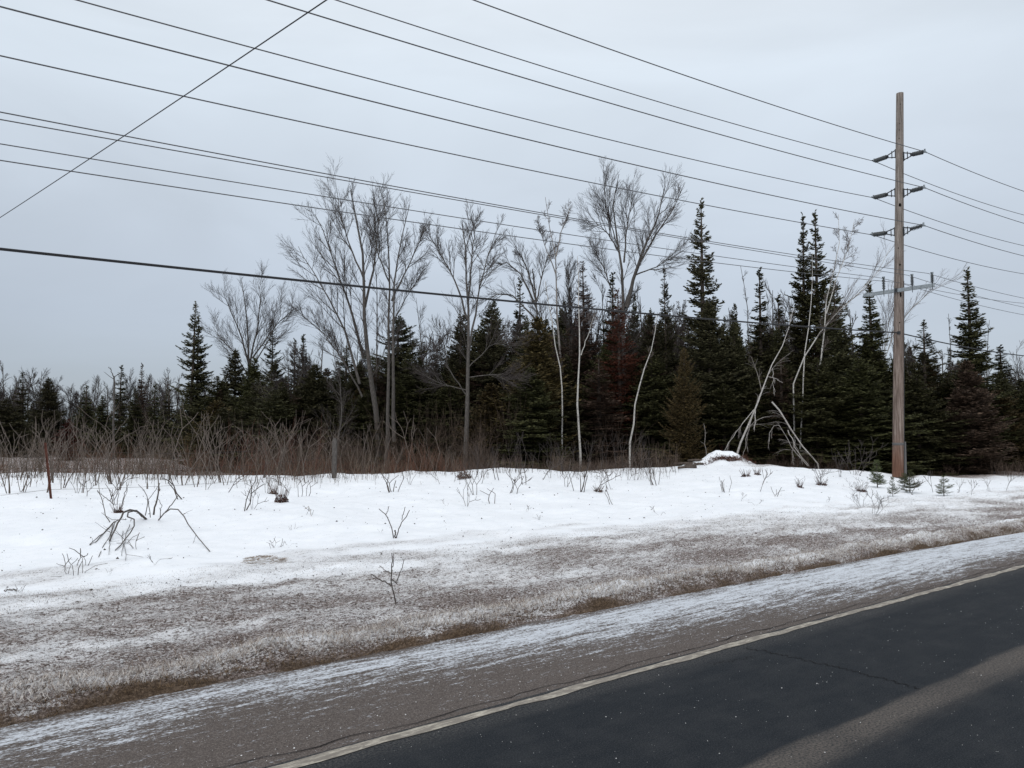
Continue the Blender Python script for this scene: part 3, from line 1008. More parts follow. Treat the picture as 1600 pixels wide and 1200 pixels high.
# ------------------------------------------------------------------ leafless trees
traced_tree('maple_tree', 'big leafless maple with a wide fan crown, leftmost of the tall bare trees', 'tree', 43,
            [([(592, 690), (588, 640), (578, 585), (572, 520), (569, 450), (567, 400), (556, 340), (548, 298)], 0.20, 0.03, -1)],
            lv_maple(12, 8, 6, 0.3, 6.5), M_GREY, M_TWIG, 301,
            limbs=[([(568, 560), (548, 480), (522, 410), (505, 360), (492, 335)], 0.09, 0.015, -2.0),
                   ([(562, 600), (540, 520), (508, 455), (474, 400), (466, 385)], 0.085, 0.012, 2.0),
                   ([(570, 480), (584, 420), (592, 350), (582, 310)], 0.08, 0.014, 1.0),
                   ([(566, 620), (535, 560), (500, 515), (480, 500)], 0.06, 0.012, -1.5),
                   ([(570, 440), (545, 380), (530, 330), (527, 300)], 0.06, 0.012, 1.5)])
traced_tree('maple_tree', 'leafless maple with two close trunks, right beside the big fan crowned maple', 'tree', 42,
            [([(606, 690), (606, 620), (607, 520), (609, 420), (604, 350), (600, 312)], 0.13, 0.02, 0.5)],
            lv_maple(11, 7, 6, 0.35, 4.6), M_GREY, M_TWIG, 302,
            limbs=[([(616, 690), (614, 600), (615, 500), (616, 440), (625, 380), (640, 320)], 0.12, 0.015, -1.0),
                   ([(612, 470), (632, 430), (650, 390), (664, 360)], 0.06, 0.012, 1.0),
                   ([(608, 440), (592, 400), (578, 350)], 0.05, 0.012, -1.0),
                   ([(616, 500), (640, 455), (660, 430)], 0.04, 0.01, 1.0)])
traced_tree('bare_tree', 'slender leafless stem between the two maples, leaning a little', 'tree', 45,
            [([(590, 690), (588, 600), (590, 500), (588, 430), (583, 380)], 0.08, 0.012, 1)],
            lv_maple(10, 5, 4, 0.45, 3.0), M_GREY, M_TWIG, 303)
traced_tree('maple_tree', 'leafless maple on a lone straight grey trunk at the wood edge', 'tree', 38,
            [([(728, 722), (730, 640), (731, 560), (732, 480), (729, 410), (722, 350)], 0.15, 0.02, 0)],
            lv_maple(11, 7, 6, 0.42, 4.2), M_GREY, M_TWIG, 304,
            limbs=[([(731, 560), (744, 480), (756, 420), (775, 362)], 0.07, 0.012, 1.0),
                   ([(731, 500), (712, 440), (690, 400), (670, 366)], 0.06, 0.012, -1.0),
                   ([(731, 470), (738, 400), (742, 345)], 0.06, 0.012, 1.0),
                   ([(731, 620), (700, 575), (690, 520)], 0.035, 0.01, -1.0),
                   ([(731, 590), (770, 585), (800, 592)], 0.03, 0.01, -1.0),
                   ([(731, 575), (765, 540), (800, 530)], 0.035, 0.01, -1.0),
                   ([(731, 610), (690, 600), (670, 590)], 0.03, 0.01, 0.5)])
traced_tree('bare_tree', 'leafless tree with long arching boughs between the lone trunk and the pale birch', 'tree', 46,
            [([(846, 690), (845, 600), (840, 520), (838, 470), (832, 420)], 0.12, 0.03, 0)],
            lv_maple(9, 7, 6, 0.3, 4.0, up=0.02), M_GREY, M_TWIG, 305,
            limbs=[([(838, 480), (815, 430), (790, 408), (760, 430)], 0.07, 0.012, -1.5),
                   ([(838, 470), (820, 410), (805, 385)], 0.06, 0.012, 1.0),
                   ([(838, 500), (800, 460), (770, 460), (752, 490)], 0.06, 0.012, 1.0),
                   ([(838, 470), (850, 420), (858, 390)], 0.05, 0.012, 1.0)])
traced_tree('birch_tree', 'pale leafless birch with two fine twiggy heads behind the arching tree', 'tree', 46,
            [([(884, 690), (880, 600), (872, 520), (869, 450), (868, 395), (856, 340), (852, 308)], 0.11, 0.012, 0)],
            lv_birch(12, 8, 5, 0.52, L1=3.0), M_DEADWOOD, M_BIRCHTWIG, 306,
            limbs=[([(869, 400), (876, 365), (890, 325)], 0.05, 0.01, 1.0), ([(869, 430), (850, 380), (840, 345)], 0.04, 0.01, -1.0)])
traced_tree('birch_tree', 'thin spotted birch trunk leaning left at its top, in front of the brown fir', 'tree', 39,
            [([(878, 668), (878, 610), (874, 570), (866, 530), (858, 485), (852, 440)], 0.065, 0.02, 0)],
            lv_birch(7, 5, 4, 0.7, L1=1.6), M_BIRCH, M_BIRCHTWIG, 307)
traced_tree('birch_tree', 'straight bright white birch trunk with a crook at its foot', 'tree', 38,
            [([(906, 702), (902, 688), (905, 665), (902, 630), (903, 590), (906, 555), (905, 500), (904, 450), (902, 400)], 0.085, 0.015, 0)],
            lv_birch(11, 6, 4, 0.62, L1=2.4), M_BIRCH, M_BIRCHTWIG, 308,
            limbs=[([(908, 555), (918, 525), (929, 490)], 0.03, 0.01, 0.5)])
traced_tree('bare_tree', 'big two stemmed leafless tree, tallest of the bare crowns, beside the tallest fir', 'tree', 46,
            [([(975, 690), (975, 560), (974, 470), (972, 420), (966, 385), (957, 340), (958, 300), (967, 272)], 0.20, 0.015, 0)],
            lv_maple(11, 8, 6, 0.25, 5.2), M_GREY, M_TWIG, 309,
            limbs=[([(980, 480), (990, 430), (1008, 385), (1028, 340), (1040, 290)], 0.13, 0.015, -1.5),
                   ([(978, 480), (988, 440), (1004, 400), (1030, 360), (1056, 320), (1070, 285)], 0.10, 0.012, 1.5),
                   ([(975, 410), (978, 370), (984, 330), (990, 305)], 0.06, 0.012, 0.5),
                   ([(968, 395), (950, 365), (935, 350), (922, 360)], 0.05, 0.012, -1.0),
                   ([(992, 430), (1030, 415), (1060, 390)], 0.05, 0.01, 1.0),
                   ([(962, 470), (945, 420), (930, 395)], 0.05, 0.01, 1.0),
                   ([(966, 385), (948, 330), (942, 275)], 0.04, 0.01, -0.5)])
traced_tree('birch_tree', 'slim curved white birch leaning right at the wood edge, between red conifer and cedar', 'tree', 38,
            [([(984, 695), (990, 665), (992, 630), (1002, 590), (1016, 555), (1024, 520), (1027, 490)], 0.075, 0.015, 0)],
            lv_birch(8, 5, 4, 0.6, L1=2.0), M_BIRCH, M_BIRCHTWIG, 310)
traced_tree('bare_tree', 'round leafless tree with a wide fine crown right of the tall double topped fir', 'tree', 58,
            [([(390, 660), (390, 600), (388, 540), (385, 490), (378, 440)], 0.16, 0.02, 0)],
            lv_maple(11, 8, 6, 0.1, 6.0), M_GREY, M_TWIG, 311,
            limbs=[([(389, 570), (375, 520), (358, 480), (345, 450)], 0.08, 0.012, -1.0),
                   ([(390, 570), (402, 510), (408, 460), (402, 440)], 0.08, 0.012, 1.0),
                   ([(390, 590), (365, 550), (345, 530), (332, 510)], 0.06, 0.012, 1.5),
                   ([(394, 560), (430, 510), (455, 485), (468, 480)], 0.06, 0.012, 1.0),
                   ([(392, 580), (420, 530), (440, 490), (435, 465)], 0.06, 0.012, -1.0)])
traced_tree('bare_tree', 'fine leafless tree left of the slim tufted fir', 'tree', 50,
            [([(1170, 690), (1170, 560), (1168, 480), (1160, 430), (1157, 415)], 0.07, 0.012, 0)],
            lv_birch(10, 6, 4, 0.5, L1=3.0), M_GREY, M_TWIG, 312)
traced_tree('birch_tree', 'twisting white birch trunk in front of the tall twin firs, left of two', 'tree', 40,
            [([(1250, 690), (1253, 640), (1254, 600), (1256, 560), (1262, 520), (1268, 470), (1271, 430), (1269, 396)], 0.065, 0.012, 0)],
            lv_birch(6, 5, 3, 0.8, L1=1.6), M_BIRCH, M_BIRCHTWIG, 313)
traced_tree('birch_tree', 'white birch trunk right of the twisting one, with a pale twiggy crown', 'tree', 41,
            [([(1272, 622), (1280, 580), (1288, 520), (1291, 470), (1300, 435), (1312, 380), (1310, 335)], 0.085, 0.012, 0)],
            lv_birch(13, 8, 5, 0.45, L1=3.4), M_BIRCH, M_BIRCHTWIG, 314,
            limbs=[([(1291, 490), (1305, 440), (1325, 390), (1335, 345)], 0.04, 0.01, 1.0)])
traced_tree('birch_tree', 'birch leaning far right across the white trunks towards the utility pole', 'tree', 40.5,
            [([(1240, 592), (1256, 560), (1272, 535), (1284, 512), (1305, 492), (1330, 468), (1356, 445), (1378, 415), (1392, 385)], 0.07, 0.010, 1)],
            lv_lean(0.5), M_BIRCH, M_BIRCHTWIG, 315)
traced_tree('birch_tree', 'pale birch leaning right behind the utility pole, left of its shaft', 'tree', 44,
            [([(1366, 610), (1375, 580), (1388, 545), (1402, 510), (1425, 480), (1455, 455), (1480, 440)], 0.05, 0.008, 1)],
            lv_lean(0.4), M_BIRCH, M_BIRCHTWIG, 316,
            limbs=[([(1376, 578), (1386, 530), (1388, 490)], 0.03, 0.01, 0)])
traced_tree('birch_tree', 'thin short white stem seen between the leaning birches and the pole', 'tree', 44,
            [([(1337, 640), (1338, 580), (1342, 540), (1346, 520)], 0.04, 0.012, 0)],
            lv_birch(5, 4, 3, 0.6, L1=1.5), M_BIRCH, M_BIRCHTWIG, 317)
traced_tree('bare_tree', 'leafless reddish twigged tree right of the utility pole', 'tree', 50,
            [([(1484, 660), (1484, 600), (1485, 540), (1482, 490)], 0.07, 0.012, 0)],
            lv_birch(12, 7, 5, 0.2, L1=2.8, up=0.25), M_GREY, M_TWIG, 318)
traced_tree('bare_tree', 'thin leafless tree against the right side of the tall full fir', 'tree', 52,
            [([(1540, 660), (1541, 600), (1543, 540), (1546, 500)], 0.07, 0.012, 0)],
            lv_birch(11, 6, 4, 0.3, L1=2.8), M_GREY, M_TWIG, 319)
traced_tree('bare_tree', 'leafless tree cut by the right edge of the picture', 'tree', 56,
            [([(1592, 680), (1592, 620), (1590, 570), (1588, 545)], 0.08, 0.012, 0)],
            lv_maple(11, 7, 5, 0.2, 3.4), M_GREY, M_TWIG, 320)
traced_tree('bare_tree', 'dim grey leafless tree behind the low firs between the two grey trunks', 'tree', 52,
            [([(668, 690), (668, 620), (660, 560), (655, 500), (650, 465)], 0.09, 0.012, 0)],
            lv_maple(11, 7, 5, 0.3, 4.0), M_GREY, M_TWIG, 321)
traced_tree('bare_tree', 'low twiggy leafless tree in front of the big maple, at its left', 'tree', 40,
            [([(528, 700), (535, 640), (530, 590), (520, 550)], 0.07, 0.012, 0)],
            lv_maple(12, 7, 5, 0.1, 4.0, up=0.08), M_GREY, M_TWIG, 322)
def scatter(name, sources, spots, label):
    """one object: points that carry copies of crowns standing elsewhere in the wood"""
    n = len(spots)
    sp = np.array([q[:5] for q in spots], float)
    me = mesh(name, np.stack([sp[:, 0], sp[:, 1], zt(sp[:, 0], sp[:, 1]) - .1], 1), [], None) if False else bpy.data.meshes.new(name)
    V = np.stack([sp[:, 0], sp[:, 1], zt(sp[:, 0], sp[:, 1]) - .1], 1).astype(np.float32)
    me.vertices.add(n)
    me.vertices.foreach_set('co', V.ravel())
    a = me.attributes.new('size', 'FLOAT_VECTOR', 'POINT')
    a.data.foreach_set('vector', np.stack([sp[:, 3], sp[:, 3], sp[:, 2]], 1).astype(np.float32).ravel())
    a = me.attributes.new('turn', 'FLOAT_VECTOR', 'POINT')
    a.data.foreach_set('vector', np.stack([sp[:, 3] * 0, sp[:, 3] * 0, rr.uniform(0, 6.28, n)], 1).astype(np.float32).ravel())
    a = me.attributes.new('pick', 'INT', 'POINT')
    a.data.foreach_set('value', sp[:, 4].astype(np.int32))
    o = setting(name, me, 'stuff', label)
    ng = bpy.data.node_groups.new(name, 'GeometryNodeTree')
    ng.interface.new_socket('Geometry', in_out='INPUT', socket_type='NodeSocketGeometry')
    ng.interface.new_socket('Geometry', in_out='OUTPUT', socket_type='NodeSocketGeometry')
    N, L = ng.nodes, ng.links
    gi, go = N.new('NodeGroupInput'), N.new('NodeGroupOutput')
    ip = N.new('GeometryNodeInstanceOnPoints')
    ip.inputs['Pick Instance'].default_value = True
    gt = N.new('GeometryNodeGeometryToInstance')
    for src in reversed(sources):
        oi = N.new('GeometryNodeObjectInfo')
        oi.transform_space = 'ORIGINAL'
        oi.inputs['Object'].default_value = src
        oi.inputs['As Instance'].default_value = False
        gg = N.new('GeometryNodeGeometryToInstance')
        L.new(oi.outputs['Geometry'], gg.inputs[0])
        L.new(gg.outputs[0], gt.inputs[0])
    L.new(gi.outputs[0], ip.inputs['Points'])
    L.new(gt.outputs[0], ip.inputs['Instance'])
    for nm, typ, sock in (('size', 'FLOAT_VECTOR', 'Scale'), ('turn', 'FLOAT_VECTOR', 'Rotation'), ('pick', 'INT', 'Instance Index')):
        na = N.new('GeometryNodeInputNamedAttribute')
        na.data_type = typ
        na.inputs['Name'].default_value = nm
        L.new(na.outputs[0], ip.inputs[sock])
    L.new(ip.outputs[0], go.inputs[0])
    md = o.modifiers.new('scatter', 'NODES')
    md.node_group = ng
    return o


def crown_of(key):
    for o in COL.objects:
        if o.data is CON[key]['crown']:
            return o


rr = np.random.default_rng(5)
srcs = ['dense', 'broad', 'spire', 'ragged', 'brown', 'cedar']
spots = []
for k in range(330):
    Y = rr.uniform(45, 84) if k > 90 else rr.uniform(43, 52)
    px = rr.uniform(330, 1850)
    lim = np.interp(px, [330, 420, 520, 700, 760, 1000, 1150, 1320, 1450, 1650], [610, 580, 558, 528, 490, 482, 492, 512, 548, 590])
    tp = lim + 70 * rr.random() ** 1.2 - (25 if rr.random() < .12 else 0)
    key = int(rr.choice(6, p=[.27, .2, .12, .11, .2, .1]))
    pr = CON[srcs[key]]
    h = P(px, tp, Y)[2] + 0.3
    w = rr.uniform(1.9, 2.7)
    spots.append((P(px, 680, Y)[0], Y, h / pr['H'], w / pr['R'], key))
scatter('wood', [crown_of(q) for q in srcs], spots, 'dark mass of conifers deep in the wood')
spots = []
for k in range(230):
    Y = rr.uniform(80, 125)
    px = rr.uniform(-800, 640)
    tp = 622 + 34 * rr.random()
    key = int(rr.choice(6, p=[.3, .2, .2, .15, .15, 0]))
    pr = CON[srcs[key]]
    h = P(px, tp, Y)[2] + 0.3
    spots.append((P(px, 680, Y)[0], Y, h / pr['H'], rr.uniform(1.9, 2.8) / pr['R'], key))
scatter('far_wood', [crown_of(q) for q in srcs], spots, 'low dark line of far conifers across the clearing')

# the broken, hanging birch
LVB = [dict(count=6, s0=0.25, s1=0.95, ang=(10, 30), lf=0.28, k=5, up=-0.22, rmin=0.006, rk=0.004, jit=0.03),
       dict(count=7, s0=0.2, s1=0.95, ang=(10, 30), lf=0.5, k=4, up=-0.2, rmin=0.0045, rk=0.003, jit=0.03)]
traced_tree('broken_birch', 'broken pale birch leaning right above the snow mound, its lower end split apart', 'tree', 35,
            [([(1147, 712), (1163, 680), (1177, 648), (1190, 610), (1205, 572), (1222, 540), (1233, 510), (1240, 480)], 0.075, 0.012, 0.5)],
            LVB, M_SNAGBIRCH, M_DEADWOOD, 330, thick=0.95,
            limbs=[([(1178, 640), (1158, 665), (1140, 690), (1131, 706)], 0.025, 0.012, -0.6),
                   ([(1176, 650), (1165, 690), (1160, 714)], 0.02, 0.01, 0.3),
                   ([(1200, 588), (1212, 592), (1222, 598)], 0.018, 0.008, -0.3),
                   ([(1207, 575), (1208, 600), (1209, 616)], 0.016, 0.008, -0.2),
                   ([(1180, 640), (1181, 655), (1179, 672)], 0.035, 0.02, 0.0)])
traced_tree('fallen_birch_top', 'hanging broken birch top fanning down to the snow, right of the mound', 'tree', 35,
            [([(1279, 727), (1262, 706), (1247, 690), (1233, 665), (1220, 645), (1206, 628)], 0.03, 0.05, 0.3)],
            LVB, M_SNAGBIRCH, M_DEADWOOD, 331, thick=0.95,
            limbs=[([(1231, 672), (1240, 695), (1252, 712), (1264, 728)], 0.03, 0.012, -0.6),
                   ([(1262, 728), (1240, 705), (1230, 685), (1219, 665), (1211, 662), (1204, 672), (1202, 690)], 0.025, 0.010, -0.8),
                   ([(1240, 690), (1250, 712), (1254, 722)], 0.016, 0.008, 0.4),
                   ([(1243, 688), (1238, 706), (1240, 724)], 0.016, 0.008, 0.0)])
traced_tree('dead_snag', 'short pale dead snag at the wood edge left of the snow mound', 'dead tree', 37,
            [([(1103, 705), (1102, 680), (1100, 664)], 0.04, 0.02, 0)],
            [dict(count=3, s0=0.6, s1=1, ang=(30, 60), lf=0.12, k=3, up=0.1, rmin=0.006, rk=0.01)], M_DEADWOOD, M_DEADWOOD, 332, thick=0.6)
traced_tree('dead_snag', 'pale forked snag with a crooked arm poking from the far left tree line', 'dead tree', 66,
            [([(178, 660), (178, 620), (178, 588)], 0.10, 0.06, 0)],
            [dict(count=3, s0=0.5, s1=1, ang=(30, 60), lf=0.3, k=3, up=0.1, rmin=0.02, rk=0.01)], M_GREY, M_TWIG, 333,
            limbs=[([(178, 590), (174, 580), (170, 573)], 0.05, 0.02, 0), ([(178, 590), (184, 585), (189, 583)], 0.04, 0.02, 0)])


# generic leafless trees, copied behind the far left line and within the wood
def bare_proto(seed, H, lv):
    r = np.random.default_rng(seed)
    g, tw = Geo(), Geo()
    st = np.array([[0, 0, -.2], [0.05, 0, H * .3], [-.1, 0.1, H * .6], [0.1, 0, H * .95]])
    lm = [polyl(st, 10)]
    rad = [0.10 + (0.015 - 0.10) * np.linspace(0, 1, 10)]
    for q in range(5):
        a = r.uniform(0, 6.28); z0 = H * r.uniform(.25, .55); R = H * r.uniform(.12, .28)
        lm.append(polyl(np.array([[0, 0, z0], [np.cos(a) * R * .5, np.sin(a) * R * .5, z0 + H * .16], [np.cos(a) * R, np.sin(a) * R, z0 + H * r.uniform(.3, .42)]]), 10))
        rad.append(0.05 + (0.012 - 0.05) * np.linspace(0, 1, 10))
    Pp, Rp = np.array(lm), np.array(rad)
    g.add(*tubes(Pp, Rp, 6))
    for q, l in enumerate(lv):
        l = dict(l); l.pop('m', None)
        Pp, Rp = grow(Pp, Rp, r=r, rr=None, **l)
        tw.add(*tubes(Pp, Rp, 3))
    return g.mesh('trunk', M_GREY, True), tw.mesh('crown', M_TWIG), H


BP = [bare_proto(400 + k, 8.0, lv_maple(10, 6, 5, 0.15, 3.2, rm=0.008)) for k in range(3)]


def bare_copy(px, top, Y, k, w, label, group):
    p = P(px, top, Y)
    z0 = float(zt(p[0], p[1]))
    tr, cr, H = BP[k]
    t = thing('bare_tree', label, 'tree', (p[0], p[1], z0), group)
    s = (p[2] - z0) / H
    t.scale = (w, w, s)
    t.rotation_euler = (0, 0, RNG.uniform(0, 6.28))
    link('trunk', tr, t); link('crown', cr, t)


rb = np.random.default_rng(77)
bare_copy(5, 560, 82, 0, 1.5, 'leafless tree at the very left edge, above the far tree line', None)
bare_copy(66, 573, 84, 1, 1.2, 'leafless tree with a rounded twiggy head above the widest far fir', None)
for px in [-40, 28, 48, 90, 112, 128, 150, 168, 204, 216, 232, 250, 262, 280, 330, 345]:
    bare_copy(px, 585 + rb.uniform(-8, 14), rb.uniform(84, 100), int(rb.integers(0, 3)), rb.uniform(1.0, 1.5),
              'dim grey leafless tree in the hazy twig line behind the far left firs', 'bare trees behind the far left firs')
for px, tp in [(450, 560), (505, 520), (560, 520), (640, 500), (690, 540), (705, 560), (790, 500), (880, 470), (925, 480), (1000, 450), (1060, 470),
               (1075, 500), (1140, 480), (1205, 440), (1232, 450), (1330, 470), (1395, 520), (1415, 530), (1470, 540), (1560, 560), (1615, 560), (890, 400), (940, 430)]:
    bare_copy(px, tp, rb.uniform(48, 58), int(rb.integers(0, 3)), rb.uniform(0.95, 1.3),
              'thin grey leafless tree threaded among the conifers of the wood', 'thin bare trees among the conifers')


# ------------------------------------------------------------------ shrubs with stubby forks
def sumac_geo(seed, stems, H, spreadv=0.5, r0=0.020, depth=4, kink=0.22):
    r = np.random.default_rng(seed)
    g = Geo()
    segs = []

    def rec(p, d, L, rad, dep):
        k = 4
        pts = [p]
        for q in range(k - 1):
            d = d + r.normal(size=3) * kink * 0.5 + np.array([0, 0, 0.10])
            d = d / np.linalg.norm(d)
            p = p + d * L / (k - 1)
            pts.append(p)
        segs.append((np.array(pts), np.linspace(rad, rad * 0.8, k)))
        if dep <= 0:
            return
        n = 2 if r.random() < 0.85 else 3
        ax = r.normal(size=3); ax -= d * (ax @ d); ax /= np.linalg.norm(ax)
        for q in range(n):
            a = math.radians(r.uniform(20, 42)) * (1 if q % 2 else -1)
            nd = d * math.cos(a) + ax * math.sin(a) + r.normal(size=3) * 0.12
            if r.random() < 0.9:
                rec(p, nd / np.linalg.norm(nd), L * r.uniform(0.5, 0.95), max(rad * 0.72, 0.006), dep - 1)
    for s in range(stems):
        a = r.uniform(0, 6.28)
        b0 = np.array([math.cos(a), math.sin(a), 0]) * r.uniform(0, 0.12) * (stems > 1)
        d = np.array([math.cos(a) * spreadv * r.uniform(0.2, 1), math.sin(a) * spreadv * r.uniform(.2, 1), 1.0])
        rec(b0 - np.array([0, 0, 0.1]), d / np.linalg.norm(d), H * r.uniform(0.36, 0.52), r0 * r.uniform(0.8, 1.2), depth - int(r.random() < 0.4))
    Pn = np.array([s[0] for s in segs]); Rn = np.array([s[1] for s in segs])
    g.add(*tubes(Pn, Rn, 4))
    zmax = Pn[..., 2].max()
    return g, zmax


SUM = []
for k, (st, dp, sv) in enumerate([(1, 4, 0.35), (2, 3, 0.55), (3, 3, 0.5), (1, 3, 0.3), (4, 3, 0.45), (2, 4, 0.5)]):
    g, zm = sumac_geo(500 + k, st, 2.2, sv, 0.022, dp)
    SUM.append((g.mesh('shrub', M_SHRUB), zm))
SML = []
for k, (st, dp, sv) in enumerate([(2, 2, 0.6), (3, 2, 0.7), (1, 3, 0.5), (5, 1, 0.8), (3, 2, 0.5)]):
    g, zm = sumac_geo(600 + k, st, 0.7, sv, 0.0075, dp, 0.30)
    SML.append((g.mesh('sapling', M_DARKSTEM), zm))


WEED = []
for k, (st, dp, sv) in enumerate([(3, 1, 0.9), (5, 0, 1.0), (2, 2, 0.8), (4, 1, 1.1)]):
    g, zm = sumac_geo(680 + k, st, 0.7, sv, 0.0045, dp, 0.5)
    WEED.append((g.mesh('dry_weed', M_DARKSTEM), zm))
TWG = []
for k, (st, dp, sv) in enumerate([(7, 3, 0.9), (5, 3, 0.8), (9, 2, 1.0)]):
    g, zm = sumac_geo(650 + k, st, 1.0, sv, 0.007, dp, 0.25)
    TWG.append((g.mesh('twiggy_bush', M_TWIG), zm))


def shrub(px, py, hpx, lib, k, label, group=None, name='shrub', cat='shrub', w=1.0, Y=None, mat=None):
    b0 = ground(px, py) if Y is None else onground(px, Y)
    me, zm = lib[k % len(lib)]
    t = thing(name, label, cat, b0, group, me)
    s = (hpx / FPX * b0[1]) / zm
    t.scale = (s * w, s * w, s)
    t.rotation_euler = (0, 0, RNG.uniform(0, 6.28))
    if mat:
        t.material_slots[0].link = 'OBJECT'
        t.material_slots[0].material = mat
    return t


rs = np.random.default_rng(88)
# thicket at the left
G1 = 'forked shrubs in the left thicket'
for px, top, Yd in [(8, 680, 24), (28, 650, 26), (45, 668, 23), (62, 640, 30), (85, 662, 25), (104, 690, 24), (122, 655, 27), (135, 640, 29), (150, 672, 24),
                    (163, 628, 28), (176, 650, 25), (192, 690, 24), (205, 660, 27), (222, 640, 29), (236, 672, 26), (247, 640, 27), (262, 690, 24),
                    (278, 660, 28), (296, 668, 26), (312, 690, 25), (322, 640, 28), (334, 630, 27), (346, 660, 26), (360, 700, 25), (380, 668, 28),
                    (398, 690, 26), (412, 660, 28), (430, 640, 29), (446, 650, 29), (458, 676, 27), (470, 668, 28), (488, 690, 28), (-20, 660, 26), (-60, 660, 26),
                    (16, 662, 21), (36, 690, 22), (74, 672, 22), (98, 655, 23), (128, 668, 22), (158, 690, 22), (186, 676, 23), (232, 655, 23), (252, 690, 22),
                    (288, 640, 24), (306, 672, 23), (352, 650, 24), (372, 690, 23), (404, 655, 25), (420, 690, 24), (440, 672, 25), (478, 655, 26)]:
    bp = onground(px, Yd)
    hp = (P(px, top, Yd)[2] - bp[2]) / Yd * FPX
    shrub(px, 0, hp, SUM, int(rs.integers(0, 6)), 'grey brown forked shrub standing in the thicket above the snow at the left', G1, Y=Yd, w=rs.uniform(0.7, 1.0))
G2 = 'forked shrubs before the maples'
for px, top, Yd in [(505, 670, 29), (520, 650, 31), (535, 660, 30), (552, 668, 29), (566, 650, 31), (580, 680, 29), (598, 668, 30), (615, 690, 29), (655, 690, 29),
                    (668, 700, 29), (680, 665, 31), (694, 690, 29), (705, 700, 29)]:
    bp = onground(px, Yd)
    hp = (P(px, top, Yd)[2] - bp[2]) / Yd * FPX
    shrub(px, 0, hp, SUM, int(rs.integers(0, 6)), 'grey brown forked shrub in the brush at the foot of the maples', G2, Y=Yd, w=rs.uniform(0.6, 0.95))
shrub(634, 0, 100, SUM, 0, 'single stemmed shrub with a wide flat forked head before the second maple', None, Y=31, w=1.1)
G3 = 'bare shrubs on the snow crest right of the lone trunk'
for px, top, Yd in [(745, 690, 28), (758, 700, 27), (770, 690, 29), (782, 705, 27), (795, 675, 28), (806, 690, 29), (820, 672, 29), (832, 700, 27), (843, 690, 29),
                    (858, 690, 28), (870, 675, 29), (880, 690, 27), (893, 690, 29), (905, 700, 27), (916, 680, 29), (925, 690, 28), (938, 680, 29), (950, 676, 28),
                    (962, 668, 29), (975, 680, 28), (985, 672, 29), (994, 685, 28), (1005, 672, 29), (1016, 690, 28), (1028, 705, 27), (1040, 705, 28)]:
    bp = onground(px, Yd)
    hp = (P(px, top, Yd)[2] - bp[2]) / Yd * FPX
    shrub(px, 0, hp, SUM, int(rs.integers(0, 6)), 'bare forked shrub on the snow crest between the lone grey trunk and the snow mound', G3, Y=Yd, w=rs.uniform(0.5, 0.8), mat=M_TWIG)

# saplings poking from the snow
G4 = 'small saplings poking from the snow near its crest'
for px, py, hp, k, w in [(28, 770, 30, 0, 1), (118, 772, 35, 1, .9), (135, 775, 25, 2, 1), (170, 782, 50, 1, .8), (182, 790, 36, 3, 1), (293, 779, 40, 0, 1.3), (322, 765, 40, 4, .8),
                         (350, 770, 40, 2, .9), (378, 797, 48, 0, .8), (395, 795, 44, 4, .8), (403, 772, 30, 1, 1), (417, 770, 40, 1, .7), (470, 776, 30, 0, .8),
                         (480, 775, 26, 0, .9), (456, 770, 26, 2, 1), (612, 770, 34, 3, 1.3), (642, 757, 26, 1, 1), (690, 757, 22, 2, .8), (708, 754, 18, 2, .8),
                         (730, 791, 42, 4, .8), (742, 774, 50, 1, .8), (751, 757, 34, 2, .8), (768, 788, 24, 0, 1.5), (781, 750, 30, 0, .8), (793, 771, 46, 1, .8),
                         (806, 774, 28, 2, 1.3), (822, 757, 34, 0, .7), (844, 750, 30, 2, .9), (860, 747, 30, 4, .7), (885, 760, 38, 1, .8), (903, 767, 50, 3, .8),
                         (925, 767, 34, 2, 1.2), (938, 755, 38, 4, .6), (955, 766, 40, 1, .7), (961, 788, 28, 0, 1), (982, 750, 40, 4, .6), (993, 750, 50, 1, .6),
                         (1030, 758, 40, 3, .8), (1018, 752, 36, 1, .8), (1136, 770, 26, 3, .9), (1157, 783, 14, 2, .8), (1185, 768, 36, 2, .5), (1250, 758, 14, 3, 1.3),
                         (1420, 772, 24, 2, .8), (1460, 770, 34, 2, .5), (1495, 770, 24, 1, .6), (1517, 773, 24, 2, .6), (1548, 768, 26, 1, .5), (1570, 766, 24, 2, .5)]:
    shrub(px, py, hp, SML, k, 'small dark bare sapling poking out of the snow just below its crest', G4, 'sapling', 'sapling', w)

